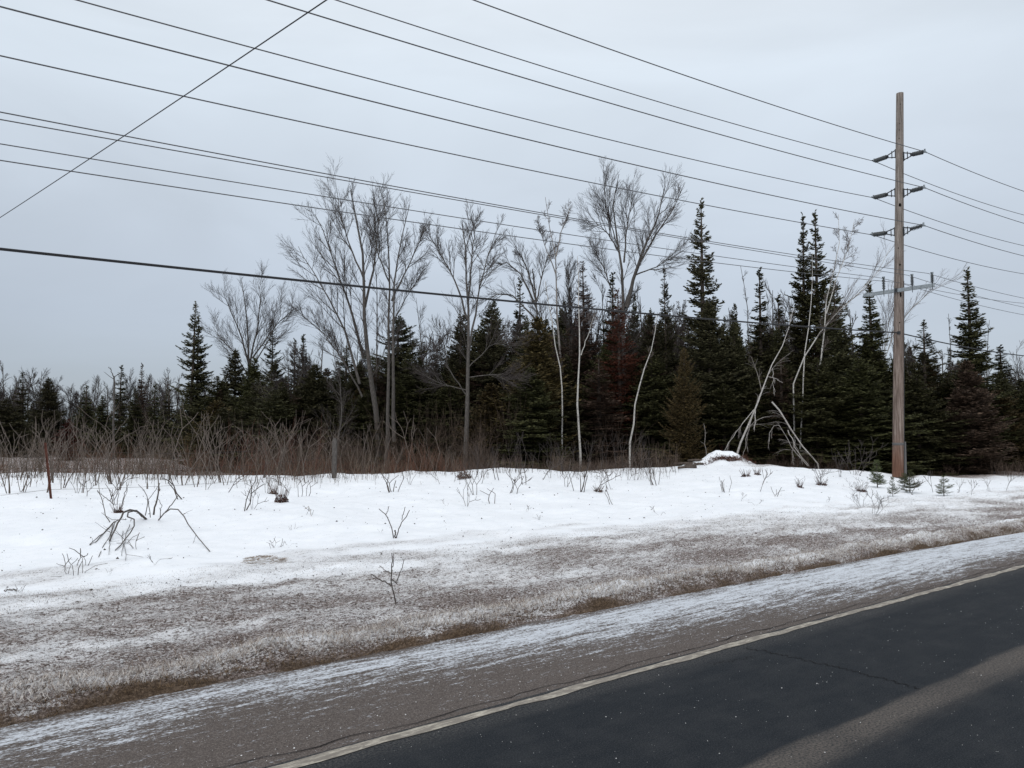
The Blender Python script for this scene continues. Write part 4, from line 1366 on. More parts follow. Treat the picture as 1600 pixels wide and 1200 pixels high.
# weeds low on the snow
G5 = 'dry weed stalks on the open snow'
for px, py, hp, k in [(106, 896, 32, 3), (118, 898, 22, 1), (132, 886, 28, 0), (172, 897, 10, 3), (238, 883, 18, 2), (426, 856, 16, 3), (436, 855, 12, 1), (451, 853, 8, 2),
                      (455, 828, 8, 1), (596, 832, 6, 3), (486, 805, 14, 0), (820, 800, 12, 2), (844, 812, 8, 1), (1033, 805, 14, 2), (30, 925, 10, 1), (700, 790, 10, 2), (216, 856, 24, 4),
                      (1180, 790, 10, 2), (1210, 775, 14, 1), (1290, 785, 10, 2)]:
    shrub(px, py, hp, WEED, k, 'tiny dry weed stalks standing in the open snow slope', G5, 'dry_weed', 'weed', 1.4)
for px, py, hp, w, lab in [(1366, 803, 42, 1.2, 'thin reddish bare shrub at the lower edge of the snow left of the pole'),
                           (1345, 792, 30, 1.3, 'thin bare shrub just left of the reddish one below the pole'),
                           (1338, 768, 24, 1.5, 'dark spread tuft of twigs on the snow left of the little spruces'),
                           (1335, 742, 60, 1.0, 'grey twiggy bush at the snow crest left of the utility pole'),
                           (1279, 757, 36, 1.5, 'spreading twiggy bush on the snow at the foot of the hanging birch top'),
                           (1312, 745, 44, 1.0, 'thin twiggy bush at the crest, left of the grey one by the pole')]:
    shrub(px, py, hp, TWG, int(px) % 3, lab, None, 'shrub', 'shrub', w)


# traced saplings
def traced_plant(name, label, cat, base, paths, mat, twigs=None, seed=1, dz=0.0):
    """paths: (pixel points, r0, r1); drawn at the distance of the base"""
    b0 = ground(*base)
    g = Geo()
    allP, allR = [], []
    r = np.random.default_rng(seed)
    for pts, r0, r1 in paths:
        dr = r.uniform(-0.2, 0.2)
        w = []
        tip = pts[-1]
        Y1 = ground(*tip)[1] if tip[1] > base[1] else b0[1] + dr
        seg = np.concatenate([[0], np.cumsum([math.dist(pts[q], pts[q + 1]) for q in range(len(pts) - 1)])])
        st0 = b0[1] if math.dist(pts[0], base) < 25 else None
        if st0 is None:     # starts on another branch: keep roughly its distance
            st0 = b0[1] + (ground(*pts[0])[1] - b0[1]) * (0.45 if pts[0][1] > base[1] - 5 else 0.0)
        for (a, c), sg in zip(pts, seg / seg[-1]):
            p = P(a, c, st0 + (Y1 - st0) * sg)
            p[2] = max(p[2], float(zt(p[0], p[1])) + 0.012)
            w.append(p)
        w[0][2] -= 0.03 if math.dist(pts[0], base) < 25 else 0
        c = polyl(np.array(w), 10)
        c[1:-1] += r.normal(size=(8, 3)) * 0.006
        rad = np.linspace(r0, r1, 10)
        g.add(*tubes(c[None], rad[None], 5))
        allP.append(c); allR.append(rad)
    if twigs:
        Pp, Rp = grow(np.array(allP), np.array(allR), r=r, rr=None, **twigs)
        g.add(*tubes(Pp, Rp, 3))
    return thing(name, label, cat, b0, None, g.mesh(name, mat, False, b0))


traced_plant('sapling', 'V shaped forked sapling alone in the middle of the snow slope', 'sapling', (617, 841),
             [([(615, 842), (611, 822), (604, 805), (599, 800), (592, 795)], .009, .006), ([(603, 804), (606, 797), (608, 791)], .006, .005),
              ([(619, 842), (623, 826), (630, 812), (636, 806), (640, 797)], .009, .006), ([(628, 813), (630, 803), (633, 792)], .006, .005),
              ([(617, 842), (618, 829)], .012, .011)], M_DARKSTEM)
traced_plant('sapling', 'many armed bare sapling on the dirty verge below the V shaped one', 'sapling', (617, 945),
             [([(619, 947), (615, 930), (611, 913), (612, 890), (612, 864)], .008, .004), ([(611, 915), (600, 908), (590, 903), (579, 897)], .007, .004),
              ([(611, 896), (603, 891), (593, 884)], .004, .003), ([(612, 900), (614, 882), (615, 865)], .005, .003),
              ([(611, 905), (616, 908), (620, 912)], .004, .004), ([(620, 912), (626, 892), (631, 874)], .005, .003),
              ([(580, 898), (582, 903), (590, 907)], .003, .002)], M_DARKSTEM)
traced_plant('arched_shrub', 'dark shrub bent over in arches with its tips on the snow at the left', 'shrub', (232, 811),
             [([(229, 812), (216, 800), (204, 796), (194, 800), (186, 812), (179, 828), (172, 846)], .022, .010),
              ([(222, 805), (212, 797), (202, 799), (196, 804), (210, 812), (211, 820), (198, 840), (180, 861)], .014, .007),
              ([(184, 816), (170, 834), (158, 838), (140, 852)], .012, .005), ([(178, 830), (166, 840), (150, 850), (140, 853)], .010, .004),
              ([(180, 828), (170, 850), (160, 860), (154, 872)], .008, .004), ([(176, 840), (171, 855), (170, 868)], .006, .003),
              ([(205, 815), (198, 835), (192, 858), (190, 870)], .006, .003), ([(196, 812), (190, 840), (197, 866), (196, 877)], .005, .003),
              ([(247, 811), (258, 800), (268, 794), (278, 796), (286, 804), (294, 820), (308, 838), (318, 852), (328, 863)], .012, .006),
              ([(258, 800), (270, 786), (279, 773)], .011, .008), ([(240, 802), (244, 785), (249, 755)], .018, .011),
              ([(227, 803), (232, 785), (228, 770), (216, 757)], .009, .005), ([(235, 806), (232, 782), (246, 760)], .008, .005),
              ([(171, 828), (164, 805), (160, 780), (152, 766)], .009, .006), ([(178, 788), (166, 778), (152, 768)], .008, .005),
              ([(185, 798), (190, 790), (194, 772), (200, 757)], .009, .005), ([(250, 808), (252, 790), (246, 775)], .008, .004),
              ([(186, 818), (176, 812), (158, 801)], .005, .003), ([(183, 824), (192, 820), (199, 812)], .005, .003)], M_DARKSTEM,
             dict(count=2, s0=0.3, s1=0.95, ang=(20, 50), lf=0.16, k=3, up=0.0, rmin=0.003, rk=0.004), 9)
for q, (px, py, w) in enumerate([(412, 877, 0.22)]):
    b0 = ground(px, py)
    r = np.random.default_rng(31)
    n = 260
    a = r.uniform(0, 6.28, n)
    rr_ = np.sqrt(r.random(n)) * w
    p0 = np.stack([np.cos(a) * rr_ * 1.3, np.sin(a) * rr_, a * 0], 1)
    p0[:, 2] = zt(p0[:, 0] + b0[0], p0[:, 1] + b0[1]) - b0[2] + .06 * (1 - (rr_ / w) ** 2)
    p1 = p0 + np.stack([r.normal(size=n) * .04, r.normal(size=n) * .03, r.random(n) * .015], 1)
    V, F = tubes(np.stack([p0, p1], 1), np.full((n, 2), .0022), 3)
    o = setting('grass_clump', mesh('grass_clump', V, F, M_DRY), 'stuff', 'low grey dome of flattened dead grass showing through the snow slope')
    o.location = b0
traced_plant('bent_twig', 'thin bent twig lying in a low arch on the snow at the lower left', 'twig', (8, 925),
             [([(3, 928), (10, 922), (20, 920), (27, 919)], .006, .004), ([(27, 919), (18, 923), (8, 924)], .005, .003)], M_DARKSTEM)
traced_plant('bent_twig', 'small hooped stalk leaning over the snow left of the V shaped sapling', 'twig', (486, 808),
             [([(476, 793), (481, 791), (485, 796), (486, 808)], .005, .004)], M_DRY)


# leaf tufts on the snow (dark red brown)
def tuft_geo(seed, R, Hh, n):
    r = np.random.default_rng(seed)
    a = r.uniform(0, 6.28, n); rad = R * np.sqrt(r.random(n)); z = Hh * r.random(n) * (1 - rad / R * .7)
    c = np.stack([np.cos(a) * rad, np.sin(a) * rad, z], 1)
    d1 = norm(r.normal(size=(n, 3))) * r.uniform(.02, .05, n)[:, None]
    d2 = norm(np.cross(d1, r.normal(size=(n, 3)))) * r.uniform(.01, .022, n)[:, None]
    V = np.stack([c - d1, c + d2, c + d1, c - d2], 1).reshape(-1, 3)
    return V, np.arange(4 * n).reshape(-1, 4)


for px, py, R, Hh, n, lab in [(440, 784, .30, .22, 420, 'dark red brown tuft of dead leaves on the snow at the left'),
                              (427, 772, .22, .15, 200, 'smaller tuft of dead leaves just behind the dark red brown one'),
                              (725, 748, .45, .3, 500, 'low brown bramble clump on the snow at the foot of the lone grey trunk'),
                              (1165, 745, .30, .12, 200, 'flat dark tuft of weeds on the snow right below the mound'),
                              (1183, 742, .22, .12, 150, 'small weed tuft on the snow at the right foot of the mound'),
                              (184, 801, .25, .10, 200, 'flat dead grass tuft beside the arched shrub'),
                              (935, 768, .28, .08, 150, 'flat dark tuft on the snow below the crest shrubs'),
                              (1345, 768, .3, .1, 180, 'flat twiggy tuft left of the little spruces'),
                              (1283, 758, .3, .1, 160, 'flat dead tuft under the small bush right of the mound'),
                              (1250, 762, .18, .08, 100, 'little dark tuft alone on the snow right of the mound')]:
    b0 = ground(px, py)
    V, F = tuft_geo(px, R * .55, Hh * 1.2, n // 2)
    V[:, 2] -= .03
    st = np.random.default_rng(px + 1)
    a = st.uniform(0, 6.28, 40); q0 = np.stack([np.cos(a) * R * .3 * st.random(40), np.sin(a) * R * .3 * st.random(40), a * 0 - .03], 1)
    q1 = q0 + np.stack([np.cos(a) * R * .5, np.sin(a) * R * .5, Hh * 1.6 + st.uniform(0, .12, 40)], 1) * st.uniform(.5, 1.1, (40, 1))
    V2, F2 = tubes(np.stack([q0, q1], 1), np.full((40, 2), .003), 3)
    F = np.concatenate([F, F2 + len(V)]); V = np.concatenate([V, V2])
    thing('leaf_tuft', lab, 'dead leaves', b0, None, mesh('leaf_tuft', V, F, M_LEAFRED))
# dark brush and sticks in the mound of cut wood
b0 = np.array([(1136 - 800) / FPX * 31.15, 31.15, 0.0]); b0[2] = float(zt(b0[0], b0[1]))
r = np.random.default_rng(64)
n = 600
st = np.stack([r.normal(0, 0.55, n), r.normal(0, 0.13, n), r.uniform(0, .05, n)], 1)
st[:, 2] += zt(st[:, 0] + b0[0], st[:, 1] + b0[1]) - b0[2]
dv = norm(np.stack([r.normal(size=n), r.normal(size=n) * .6, np.abs(r.normal(size=n)) * .5 + .1], 1)) * r.uniform(.06, .2, n)[:, None]
V, F = tubes(np.stack([st, st + dv * .5, st + dv], 1), np.full((n, 3), .006), 3)
o = setting('brush_clump', mesh('brush_clump', V, F, M_BRUSH), 'stuff', 'dark red brown clump of brush on the near side of the snow mound')
o.location = b0
for q, (px, py, ln_, ang) in enumerate([(1062, 722, .8, .2), (1070, 727, .9, -.15), (1079, 730, .5, .4), (1086, 722, .6, -.3), (1092, 717, .4, .3), (1074, 733, .7, .1)]):
    b1 = ground(px, py); b1[2] += 0.05
    c = np.array([[-ln_ / 2, 0, 0], [0, .02, .03], [ln_ / 2, 0, .02]]) @ np.array([[math.cos(ang), math.sin(ang), 0], [-math.sin(ang), math.cos(ang), 0], [0, 0, 1]])
    V, F = tubes(c[None], np.array([[.045, .05, .04]]), 8)
    F = [F, np.array([list(range(7, -1, -1)), list(range(16, 24))])]
    thing('cut_log', ['lowest and leftmost', 'second lowest', 'middle', 'longer upper', 'topmost', 'short front'][q] + ' dark log end in the left side of the snow mound', 'log', b1, 'logs in the snow mound', mesh('cut_log', V, F, M_CONBARK, True))


# dense brush bands that nobody could count
def brush(name, n, pxr, Yr, hr, mat, label, seed, lean=0.45, rad=0.005, forks=True):
    r = np.random.default_rng(seed)
    px = r.uniform(*pxr, n); Y = r.uniform(*Yr, n)
    x = (px - 800) / FPX * Y
    keep = 2.2 * vnoise(x * 0.9, Y * 0.5, seed) + 0.42 + .5 * vnoise(x * 3, Y * 2, seed + 4) > r.random(n) * 0.8
    x, Y = x[keep], Y[keep]; n = len(x)
    z = zt(x, Y) - .03
    h = r.uniform(*hr, n) * (0.45 + 1.1 * (vnoise(x * 0.8, Y * .5, seed + 1) + .5))
    a = r.uniform(0, 6.28, n); l = lean * r.random(n)
    b_ = np.stack([x, Y, z], 1)
    t_ = b_ + np.stack([np.cos(a) * l * h, np.sin(a) * l * h, h], 1)
    m_ = (b_ + t_) / 2 + r.normal(size=(n, 3)) * (.05 * h)[:, None]
    g = Geo().add(*tubes(np.stack([b_, m_, t_], 1), np.stack([np.full(n, rad), np.full(n, rad * .8), np.full(n, rad * .5)], 1), 3))
    if forks:
        for q in range(3):
            t2 = m_ + norm(r.normal(size=(n, 3)) * .5 + [0, 0, 1.0]) * (h * r.uniform(.25, .5, n))[:, None]
            g.add(*tubes(np.stack([m_, t2], 1), np.stack([np.full(n, rad * .7), np.full(n, rad * .4)], 1), 3))
    return setting(name, g.mesh(name, mat), 'stuff', label)


brush('undergrowth', 3400, (-80, 730), (29, 37), (0.25, 1.15), M_BRUSH, 'dense red brown undergrowth behind the snow at the left', 701, rad=0.0065, lean=0.6)
brush('undergrowth', 900, (-80, 520), (26.5, 31), (0.4, 1.3), M_BRUSH2, 'sparse brown stems among the forked shrubs at the left', 702, rad=0.006)
brush('undergrowth', 1700, (380, 760), (31.5, 39), (0.6, 1.9), M_BRUSH2, 'grey brown tangle of thin stems before the maples', 703, rad=0.006)
brush('undergrowth', 800, (-60, 720), (23, 29.5), (0.2, 0.95), M_BRUSH2, 'thin dark stems coming forward onto the snow at the left and centre', 709, rad=0.0045)
brush('undergrowth', 700, (720, 1060), (24.5, 29.5), (0.15, 0.6), M_BRUSH2, 'thin dark stems standing in the snow below the crest in the middle', 710, rad=0.004)
brush('undergrowth', 1500, (760, 1060), (29.5, 35), (0.35, 1.0), M_BRUSH2, 'brown stems behind the crest shrubs in the middle', 704, rad=0.006)
brush('undergrowth', 900, (1110, 1180), (33.5, 37), (0.5, 1.3), M_BRUSH, 'rust red brush behind the snow mound', 705, rad=0.005)
brush('undergrowth', 700, (1190, 1330), (33, 37), (0.3, 1.1), M_BRUSH2, 'grey dead brush around the foot of the broken birch', 706, rad=0.005)
brush('undergrowth', 900, (1400, 1640), (37, 43), (0.25, 0.9), M_BRUSH2, 'low brown brush behind the snow at the right', 707, rad=0.006)
brush('undergrowth', 1000, (380, 1000), (37, 42), (1.0, 3.5), M_BRUSH2, 'tall thin brown saplings along the wood edge', 708, lean=.35, rad=0.006)


number_group(G1, 'forked shrub in the left thicket', 'tall', 'low')
number_group(G2, 'forked shrub in the brush before the maples', 'tall', 'low')
number_group(G3, 'shrub on the crest right of the grey trunk', 'tall', 'low')
number_group(G4, 'sapling poking from the snow below the crest', 'larger', 'tiny')
number_group(G5, 'dry weed stalks on the open snow slope', 'larger', 'tiny')
number_group('bare trees behind the far left firs', 'dim leafless tree behind the far left firs', 'taller', 'lower')
number_group('thin bare trees among the conifers', 'thin grey leafless tree among the conifers', 'taller', 'lower')


brush('undergrowth', 170, (340, 500), (26.5, 30.5), (0.7, 1.9), M_BRUSH, 'taller russet brush left of the grey fence post', 711, rad=0.006)
brush('undergrowth', 110, (-60, 340), (24, 29), (0.8, 1.9), M_BRUSH2, 'taller brown stems among the shrubs by the rusty post', 712, rad=0.006)


# ------------------------------------------------------------------ little spruces by the pole
def seedling(px, py, hpx, half, label, seed):
    (V, F), g = conifer_geo(seed=seed, H=1.0, R=0.34, whorl=0.075, nb=4, expo=0.9, sp=0.028, el0=18, el1=60, up=0.25, sub=2, wid=0.007, start=0.10, keep=.85)
    b0 = ground(px, py)
    t = thing('spruce_seedling', label, 'seedling', b0, 'little spruces around the utility pole')
    h = hpx / FPX * b0[1]
    w = half * .85 / FPX * b0[1] / 0.34
    h *= 1.15
    t.scale = (w, w, h)
    tr = Geo(); zz = np.linspace(-.1, .97, 4)
    tr.add(*tubes(np.stack([zz * 0, zz * 0, zz], 1)[None], np.array([[.016, .014, .010, .004]]), 6))
    link('trunk', tr.mesh('trunk', M_CONBARK), t)
    link('crown', mesh('crown', V, F, M_SEED), t)


seedling(1371, 762, 34, 20, 'tallest little spruce, on the snow just left of the pole foot', 811)
seedling(1395, 776, 24, 12, 'small full spruce seedling in front of the pole foot', 812)
seedling(1422, 770, 28, 20, 'flat topped spruce seedling just right of the pole foot', 813)
seedling(1475, 775, 26, 19, 'wide little spruce on the snow well right of the pole', 814)
seedling(1413, 760, 16, 16, 'low spruce seedling half hidden behind the flat topped one', 815)

# ------------------------------------------------------------------ fence at the left
mR, N, L, b = M('rusty_steel', 0.8, 0.3)
tc = N.new('ShaderNodeTexCoord')
nn = noise(N, L, tc.outputs['Object'], 18, 4, 0.6)
L.new(ramp_(N, L, nn, [(0.3, (0.05, 0.018, 0.012)), (0.7, (0.13, 0.05, 0.035))]), b.inputs['Base Color'])
b0 = ground(79, 779)
top = P(70, 692, b0[1])
ax = norm(top - b0)
t = thing('fence_post', 'rusty red steel fence post leaning left in the snow at the left', 'fence post', b0)
g = Geo()
d = top - b0
V, F = box((0, 0, 0), (1, 1, 1))
Rm = np.array(Vector(ax).to_track_quat('Z', 'Y').to_matrix())
g.add(*box(d * 0.46, (0.055, 0.010, np.linalg.norm(d) * 1.08), Rm))
g.add(*box(d * 0.46 + Rm @ np.array([0, 0.022, 0]), (0.010, 0.034, np.linalg.norm(d) * 1.08), Rm))
link('post', g.mesh('post', mR), t)
g = Geo()
for q in range(16):
    g.add(*box(d * (0.12 + q * 0.054) + Rm @ np.array([0, -0.009, 0]), (0.024, 0.010, 0.010), Rm))
link('studs', g.mesh('studs', mR), t)
b1 = ground(522, 747)
t = thing('fence_post', 'weathered grey wooden post with a pale rounded top in the brush before the maple', 'fence post', b1)
g = Geo()
hh = P(519, 684, b1[1])[2] - b1[2]
zz = np.array([-.2, 0, hh * .5, hh * .9, hh * .97, hh])
V, F = tubes(np.stack([zz * 0, zz * 0, zz], 1)[None], np.array([[.095, .09, .085, .08, .06, .01]]), 12)
g.add(V, F)
link('post', g.mesh('post', M_GREY, True), t)
mW, N, L, b = M('fence_wire', 0.6, 0.4)
b.inputs['Base Color'].default_value = (0.07, 0.055, 0.05, 1)
b.inputs['Metallic'].default_value = 0.6
for fr, lab in [(0.90, 'top strand of thin fence wire running from the rusty post'), (0.55, 'middle strand of thin fence wire through the thicket'),
                (0.16, 'lowest strand of fence wire just above the snow at the left')]:
    a = b0 + d * fr
    c = b1 + np.array([0, 0, hh * fr])
    l = a + (a - c) / np.linalg.norm(a - c) * 9 + np.array([0, 0, -0.1])
    pts = []
    for (p, q) in ((l, a), (a, c)):
        for s in np.linspace(0, 1, 14)[(0 if p is l else 1):]:
            w = p * (1 - s) + q * s
            w = w - np.array([0, 0, 0.18 * 4 * s * (1 - s) * (0.5 + fr)])
            w[2] = max(w[2], float(zt(w[0], w[1])) + .02)
            pts.append(w)
    pts = np.array(pts)
    V, F = tubes(pts[None], np.full((1, len(pts)), .0035), 4)
    thing('fence_wire', lab, 'wire', a, None, mesh('fence_wire', V - a, F, mW))

# ------------------------------------------------------------------ utility pole
mPole, N, L, b = M('weathered_pole_wood', 0.85, 0.2)
tc = N.new('ShaderNodeTexCoord')
ob = tc.outputs['Object']
grain = noise(N, L, mapping(N, L, ob, (14, 14, 0.4)), 2.0, 6, 0.72, 0.2)
big = noise(N, L, mapping(N, L, ob, (2, 2, 0.35)), 1.5, 3, 0.5)
sx = N.new('ShaderNodeSeparateXYZ'); L.new(ob, sx.inputs[0])
grey = ramp_(N, L, grain, [(0.32, (0.055, 0.046, 0.040)), (0.5, (0.205, 0.178, 0.158)), (0.68, (0.38, 0.345, 0.315))])
redd = ramp_(N, L, grain, [(0.32, (0.050, 0.034, 0.026)), (0.5, (0.175, 0.130, 0.108)), (0.68, (0.33, 0.27, 0.235))])
hgt = rng_(N, L, math_(N, L, 'ADD', sx.outputs['Z'], math_(N, L, 'MULTIPLY', big, 5.0)), 6.0, 13.5, 0.95, 0.15, True)
foot = rng_(N, L, math_(N, L, 'ADD', sx.outputs['Z'], math_(N, L, 'MULTIPLY', big, 1.6)), 1.2, 2.6, 0.8, 0.0, True)
c = mixc(N, L, hgt, grey, redd)
footc = ramp_(N, L, grain, [(0.3, (0.05, 0.022, 0.013)), (0.6, (0.17, 0.075, 0.045)), (0.8, (0.25, 0.13, 0.09))])
c = mixc(N, L, foot, c, footc)
L.new(c, b.inputs['Base Color'])
L.new(bump(N, L, grain, 0.9, 0.03), b.inputs['Normal'])
mSteel, N, L, b = M('galvanised_steel', 0.55, 0.5)
tc = N.new('ShaderNodeTexCoord')
nn = noise(N, L, tc.outputs['Object'], 14, 3, 0.6)
L.new(ramp_(N, L, nn, [(0.3, (0.19, 0.215, 0.23)), (0.7, (0.32, 0.35, 0.365))]), b.inputs['Base Color'])
b.inputs['Metallic'].default_value = 0.3
mIns, N, L, b = M('grey_polymer', 0.5, 0.4)
tc = N.new('ShaderNodeTexCoord')
nn = noise(N, L, tc.outputs['Object'], 10, 3, 0.6)
L.new(ramp_(N, L, nn, [(0.3, (0.035, 0.040, 0.042)), (0.7, (0.07, 0.076, 0.078))]), b.inputs['Base Color'])
mDarkS, N, L, b = M('dark_steel', 0.6, 0.5)
b.inputs['Base Color'].default_value = (0.035, 0.037, 0.04, 1)
b.inputs['Metallic'].default_value = 0.4
mHole, N, L, b = M('hole_dark', 1.0, 0.0)
b.inputs['Base Color'].default_value = (0.008, 0.007, 0.006, 1)
mPlas, N, L, b = M('grey_plastic_guard', 0.6, 0.3)
b.inputs['Base Color'].default_value = (0.105, 0.10, 0.098, 1)

PY = 30.0
pb = P(1403.5, 750, PY); pt_ = P(1406.0, 146, PY)
pb[2] = float(zt(pb[0], pb[1]))
pole = thing('utility_pole', 'tall weathered wooden utility pole with six side insulators and a steel crossarm', 'utility pole', pb)
axis_v = pt_ - pb
PH = axis_v[2]


def pole_at(z):     # centre of the shaft at height z above the base, local
    return axis_v * (z / PH)


def pole_r(z):
    return 0.215 + (0.135 - 0.215) * z / PH


zz = np.concatenate([[-0.4], np.linspace(0, PH, 60)])
cen = np.array([pole_at(z) for z in zz])
th = np.arange(28) * 2 * np.pi / 28
V = []
for z, c in zip(zz, cen):
    rad = pole_r(z) * (1 + 0.022 * fbm(th * 2.2 + 3, th * 0 + z * 0.25, 901, 3) + 0.012 * vnoise(th * 6, th * 0 + z * .15, 905))
    # seasoning checks: narrow grooves
    for a0, z0, z1 in ((4.1, 1, 6.5), (5.2, 3, 10.5), (4.7, 8, 14), (5.6, 0.5, 3.2)):
        if z0 < z < z1:
            rad = rad - 0.018 * np.exp(-((th - a0 - 0.05 * math.sin(z)) / 0.10) ** 2)
    V.append(np.stack([c[0] + np.cos(th) * rad, c[1] + np.sin(th) * rad, np.full(28, c[2])], 1))
V = np.concatenate(V)
i = np.arange(len(zz) - 1)[:, None] * 28; j = np.arange(28)[None]; j2 = (j + 1) % 28
F = np.stack([i + j, i + j2, i + 28 + j2, i + 28 + j], -1).reshape(-1, 4)
link('shaft', mesh('shaft', V, [F, np.array([list(range(len(V) - 28, len(V)))])], mPole, True), pole)
nrm_cam = norm(np.array([-pb[0], -pb[1], 0.0]))      # side of the pole facing the road


def zpx(py, off=0.0):       # height above the base of a photo row at the pole
    return P(1404, py, PY)[2] - pb[2]


sidev = np.array([nrm_cam[1], -nrm_cam[0], 0.0])
for py, w, h, sh in [(322, .045, .075, -.02), (415, .03, .04, -.03), (462, .03, .10, -.06), (195, .016, .02, .0), (165, .016, .02, -.02), (205, .014, .02, .02), (389, .016, .03, .03),
                     (218, .016, .02, 0.02), (505, .02, .03, -.03)]:
    z = zpx(py)
    c = pole_at(z) + nrm_cam * (pole_r(z) - 0.006) + sidev * sh
    th_ = np.arange(10) * 2 * np.pi / 10
    ring = np.array([sidev * math.cos(a) * w + np.array([0, 0, math.sin(a) * h]) for a in th_])
    V = np.concatenate([c + ring * 1.0 + nrm_cam * 0.010, c + ring * 0.7 + nrm_cam * .012])
    F = [np.array([[q, (q + 1) % 10, 10 + (q + 1) % 10, 10 + q] for q in range(10)]), np.array([list(range(10, 20))])]
    link('knot_hole', mesh('knot_hole', V, F, mHole), pole)

out_d = np.array([-RD[0], -RD[1], 0.0])     # towards the road
al_d = np.array([RU[0], RU[1], 0.0])        # along the line
up_v = np.array([0, 0, 1.0])


def lathe(p, d, prof, m=12):
    """prof: list of (distance along d, radius)"""
    d = norm(np.asarray(d, float))
    pts = np.array([p + d * s for s, _ in prof])
    a = norm(np.cross(d, [0.1, 0.2, 0.97] if abs(d[2]) < .9 else [1, 0, 0])); b2 = np.cross(d, a)
    th = np.arange(m) * 2 * np.pi / m
    V = np.concatenate([pt[None] + (np.cos(th)[:, None] * a + np.sin(th)[:, None] * b2) * r_ for pt, (_, r_) in zip(pts, prof)])
    k = len(prof)
    i = np.arange(k - 1)[:, None] * m; j = np.arange(m)[None]; j2 = (j + 1) % m
    F = np.stack([i + j, i + j2, i + m + j2, i + m + j], -1).reshape(-1, 4)
    return V, F


WIRE_TIPS = {}
for side, tips in ((1, [(1445, 237), (1444, 293), (1443, 352)]), (-1, [(1366, 252), (1365, 309), (1363, 367)])):
    for lv, (tx, ty) in enumerate(tips):
        tipw = None
        # tip 1.0 m out from the axis
        dlat = (pb[0] * RD[0] + pb[1] * RD[1]) - side * 1.0
        d = ray(tx, ty)
        s = dlat / (d[0] * RD[0] + d[1] * RD[1])
        tipw = d * s + np.array([0, 0, CAM_H])
        tl = tipw - pb
        zc = tl[2] - 0.12 - (0.05 if side > 0 else 0.02)
        att = pole_at(zc) + out_d * side * pole_r(zc)
        # along-line error kept small: aim from the attachment to the tip
        ins = link('insulator', None, pole)
        g = Geo()
        mid = att + (tl - att) * 0.42
        dirn = norm(tl - att)
        L_in = np.linalg.norm(tl - mid) - 0.06
        prof = [(0, .03)]
        nsh = 7
        for q in range(nsh):
            s0 = L_in * (q + 0.15) / nsh
            st_ = L_in / nsh
            prof += [(s0, .045), (s0 + st_ * .2, .092), (s0 + st_ * .45, .088), (s0 + st_ * .6, .045)]
        prof += [(L_in, .035)]
        g.add(*lathe(mid, dirn, prof, 14))
        link('shed_stack', g.mesh('shed_stack', mIns, True), ins)
        g = Geo()
        # gain base: two bars meeting at the stack, and a foot plate
        for dz in (0.15, -0.15):
            a_ = att + up_v * dz
            V, F = tubes(np.array([[a_, mid + (up_v * dz * .25)]]), np.array([[.022, .022]]), 6)
            g.add(V, F)
        g.add(*tubes(np.array([[att + up_v * .15 + out_d * side * .16, att - up_v * .15 + out_d * side * .16]]), np.array([[.018, .018]]), 6))
        g.add(*box(att, (.06, .06, .36)))
        g.add(*lathe(mid - dirn * .07, dirn, [(0, .01), (0, .045), (.09, .05), (.09, .01)], 10))
        link('bracket', g.mesh('bracket', mDarkS), ins)
        g = Geo()
        g.add(*lathe(tl - dirn * .10, dirn, [(0, .01), (0, .04), (.10, .045), (.12, .03), (.14, .01)], 10))
        g.add(*tubes(np.array([[tl - al_d * .16 + up_v * .0, tl, tl + al_d * .16]]), np.array([[.028, .04, .028]]), 6))
        g.add(*box(tl + up_v * .05, (.05, .05, .12)))
        link('wire_clamp', g.mesh('wire_clamp', mSteel), ins)
        WIRE_TIPS[(side, lv)] = tipw

# steel crossarm and its three upright insulators
zc = zpx(455)
ca = pole_at(zc) + al_d * -(pole_r(zc) + 0.07)
Rca = np.stack([out_d, al_d, up_v], 1)
g = Geo()
a0, a1 = -1.32, 1.45
g.add(*box(ca + out_d * (a0 + a1) / 2, (a1 - a0, .012, .135), Rca))
g.add(*box(ca + out_d * (a0 + a1) / 2 + al_d * .045 + up_v * .0615, (a1 - a0, .078, .012), Rca))
g.add(*box(ca + out_d * (a0 + a1) / 2 + al_d * .045 - up_v * .0615, (a1 - a0, .078, .012), Rca))
xa = link('crossarm', g.mesh('crossarm', mSteel), pole)
g = Geo()
g.add(*tubes(np.array([[ca + al_d * -.03, ca + al_d * .62]]), np.array([[.014, .014]]), 6))
g.add(*box(ca - al_d * .012, (.12, .02, .17), Rca))
link('mounting_bolt', g.mesh('mounting_bolt', mDarkS), xa)
pin_tops = []
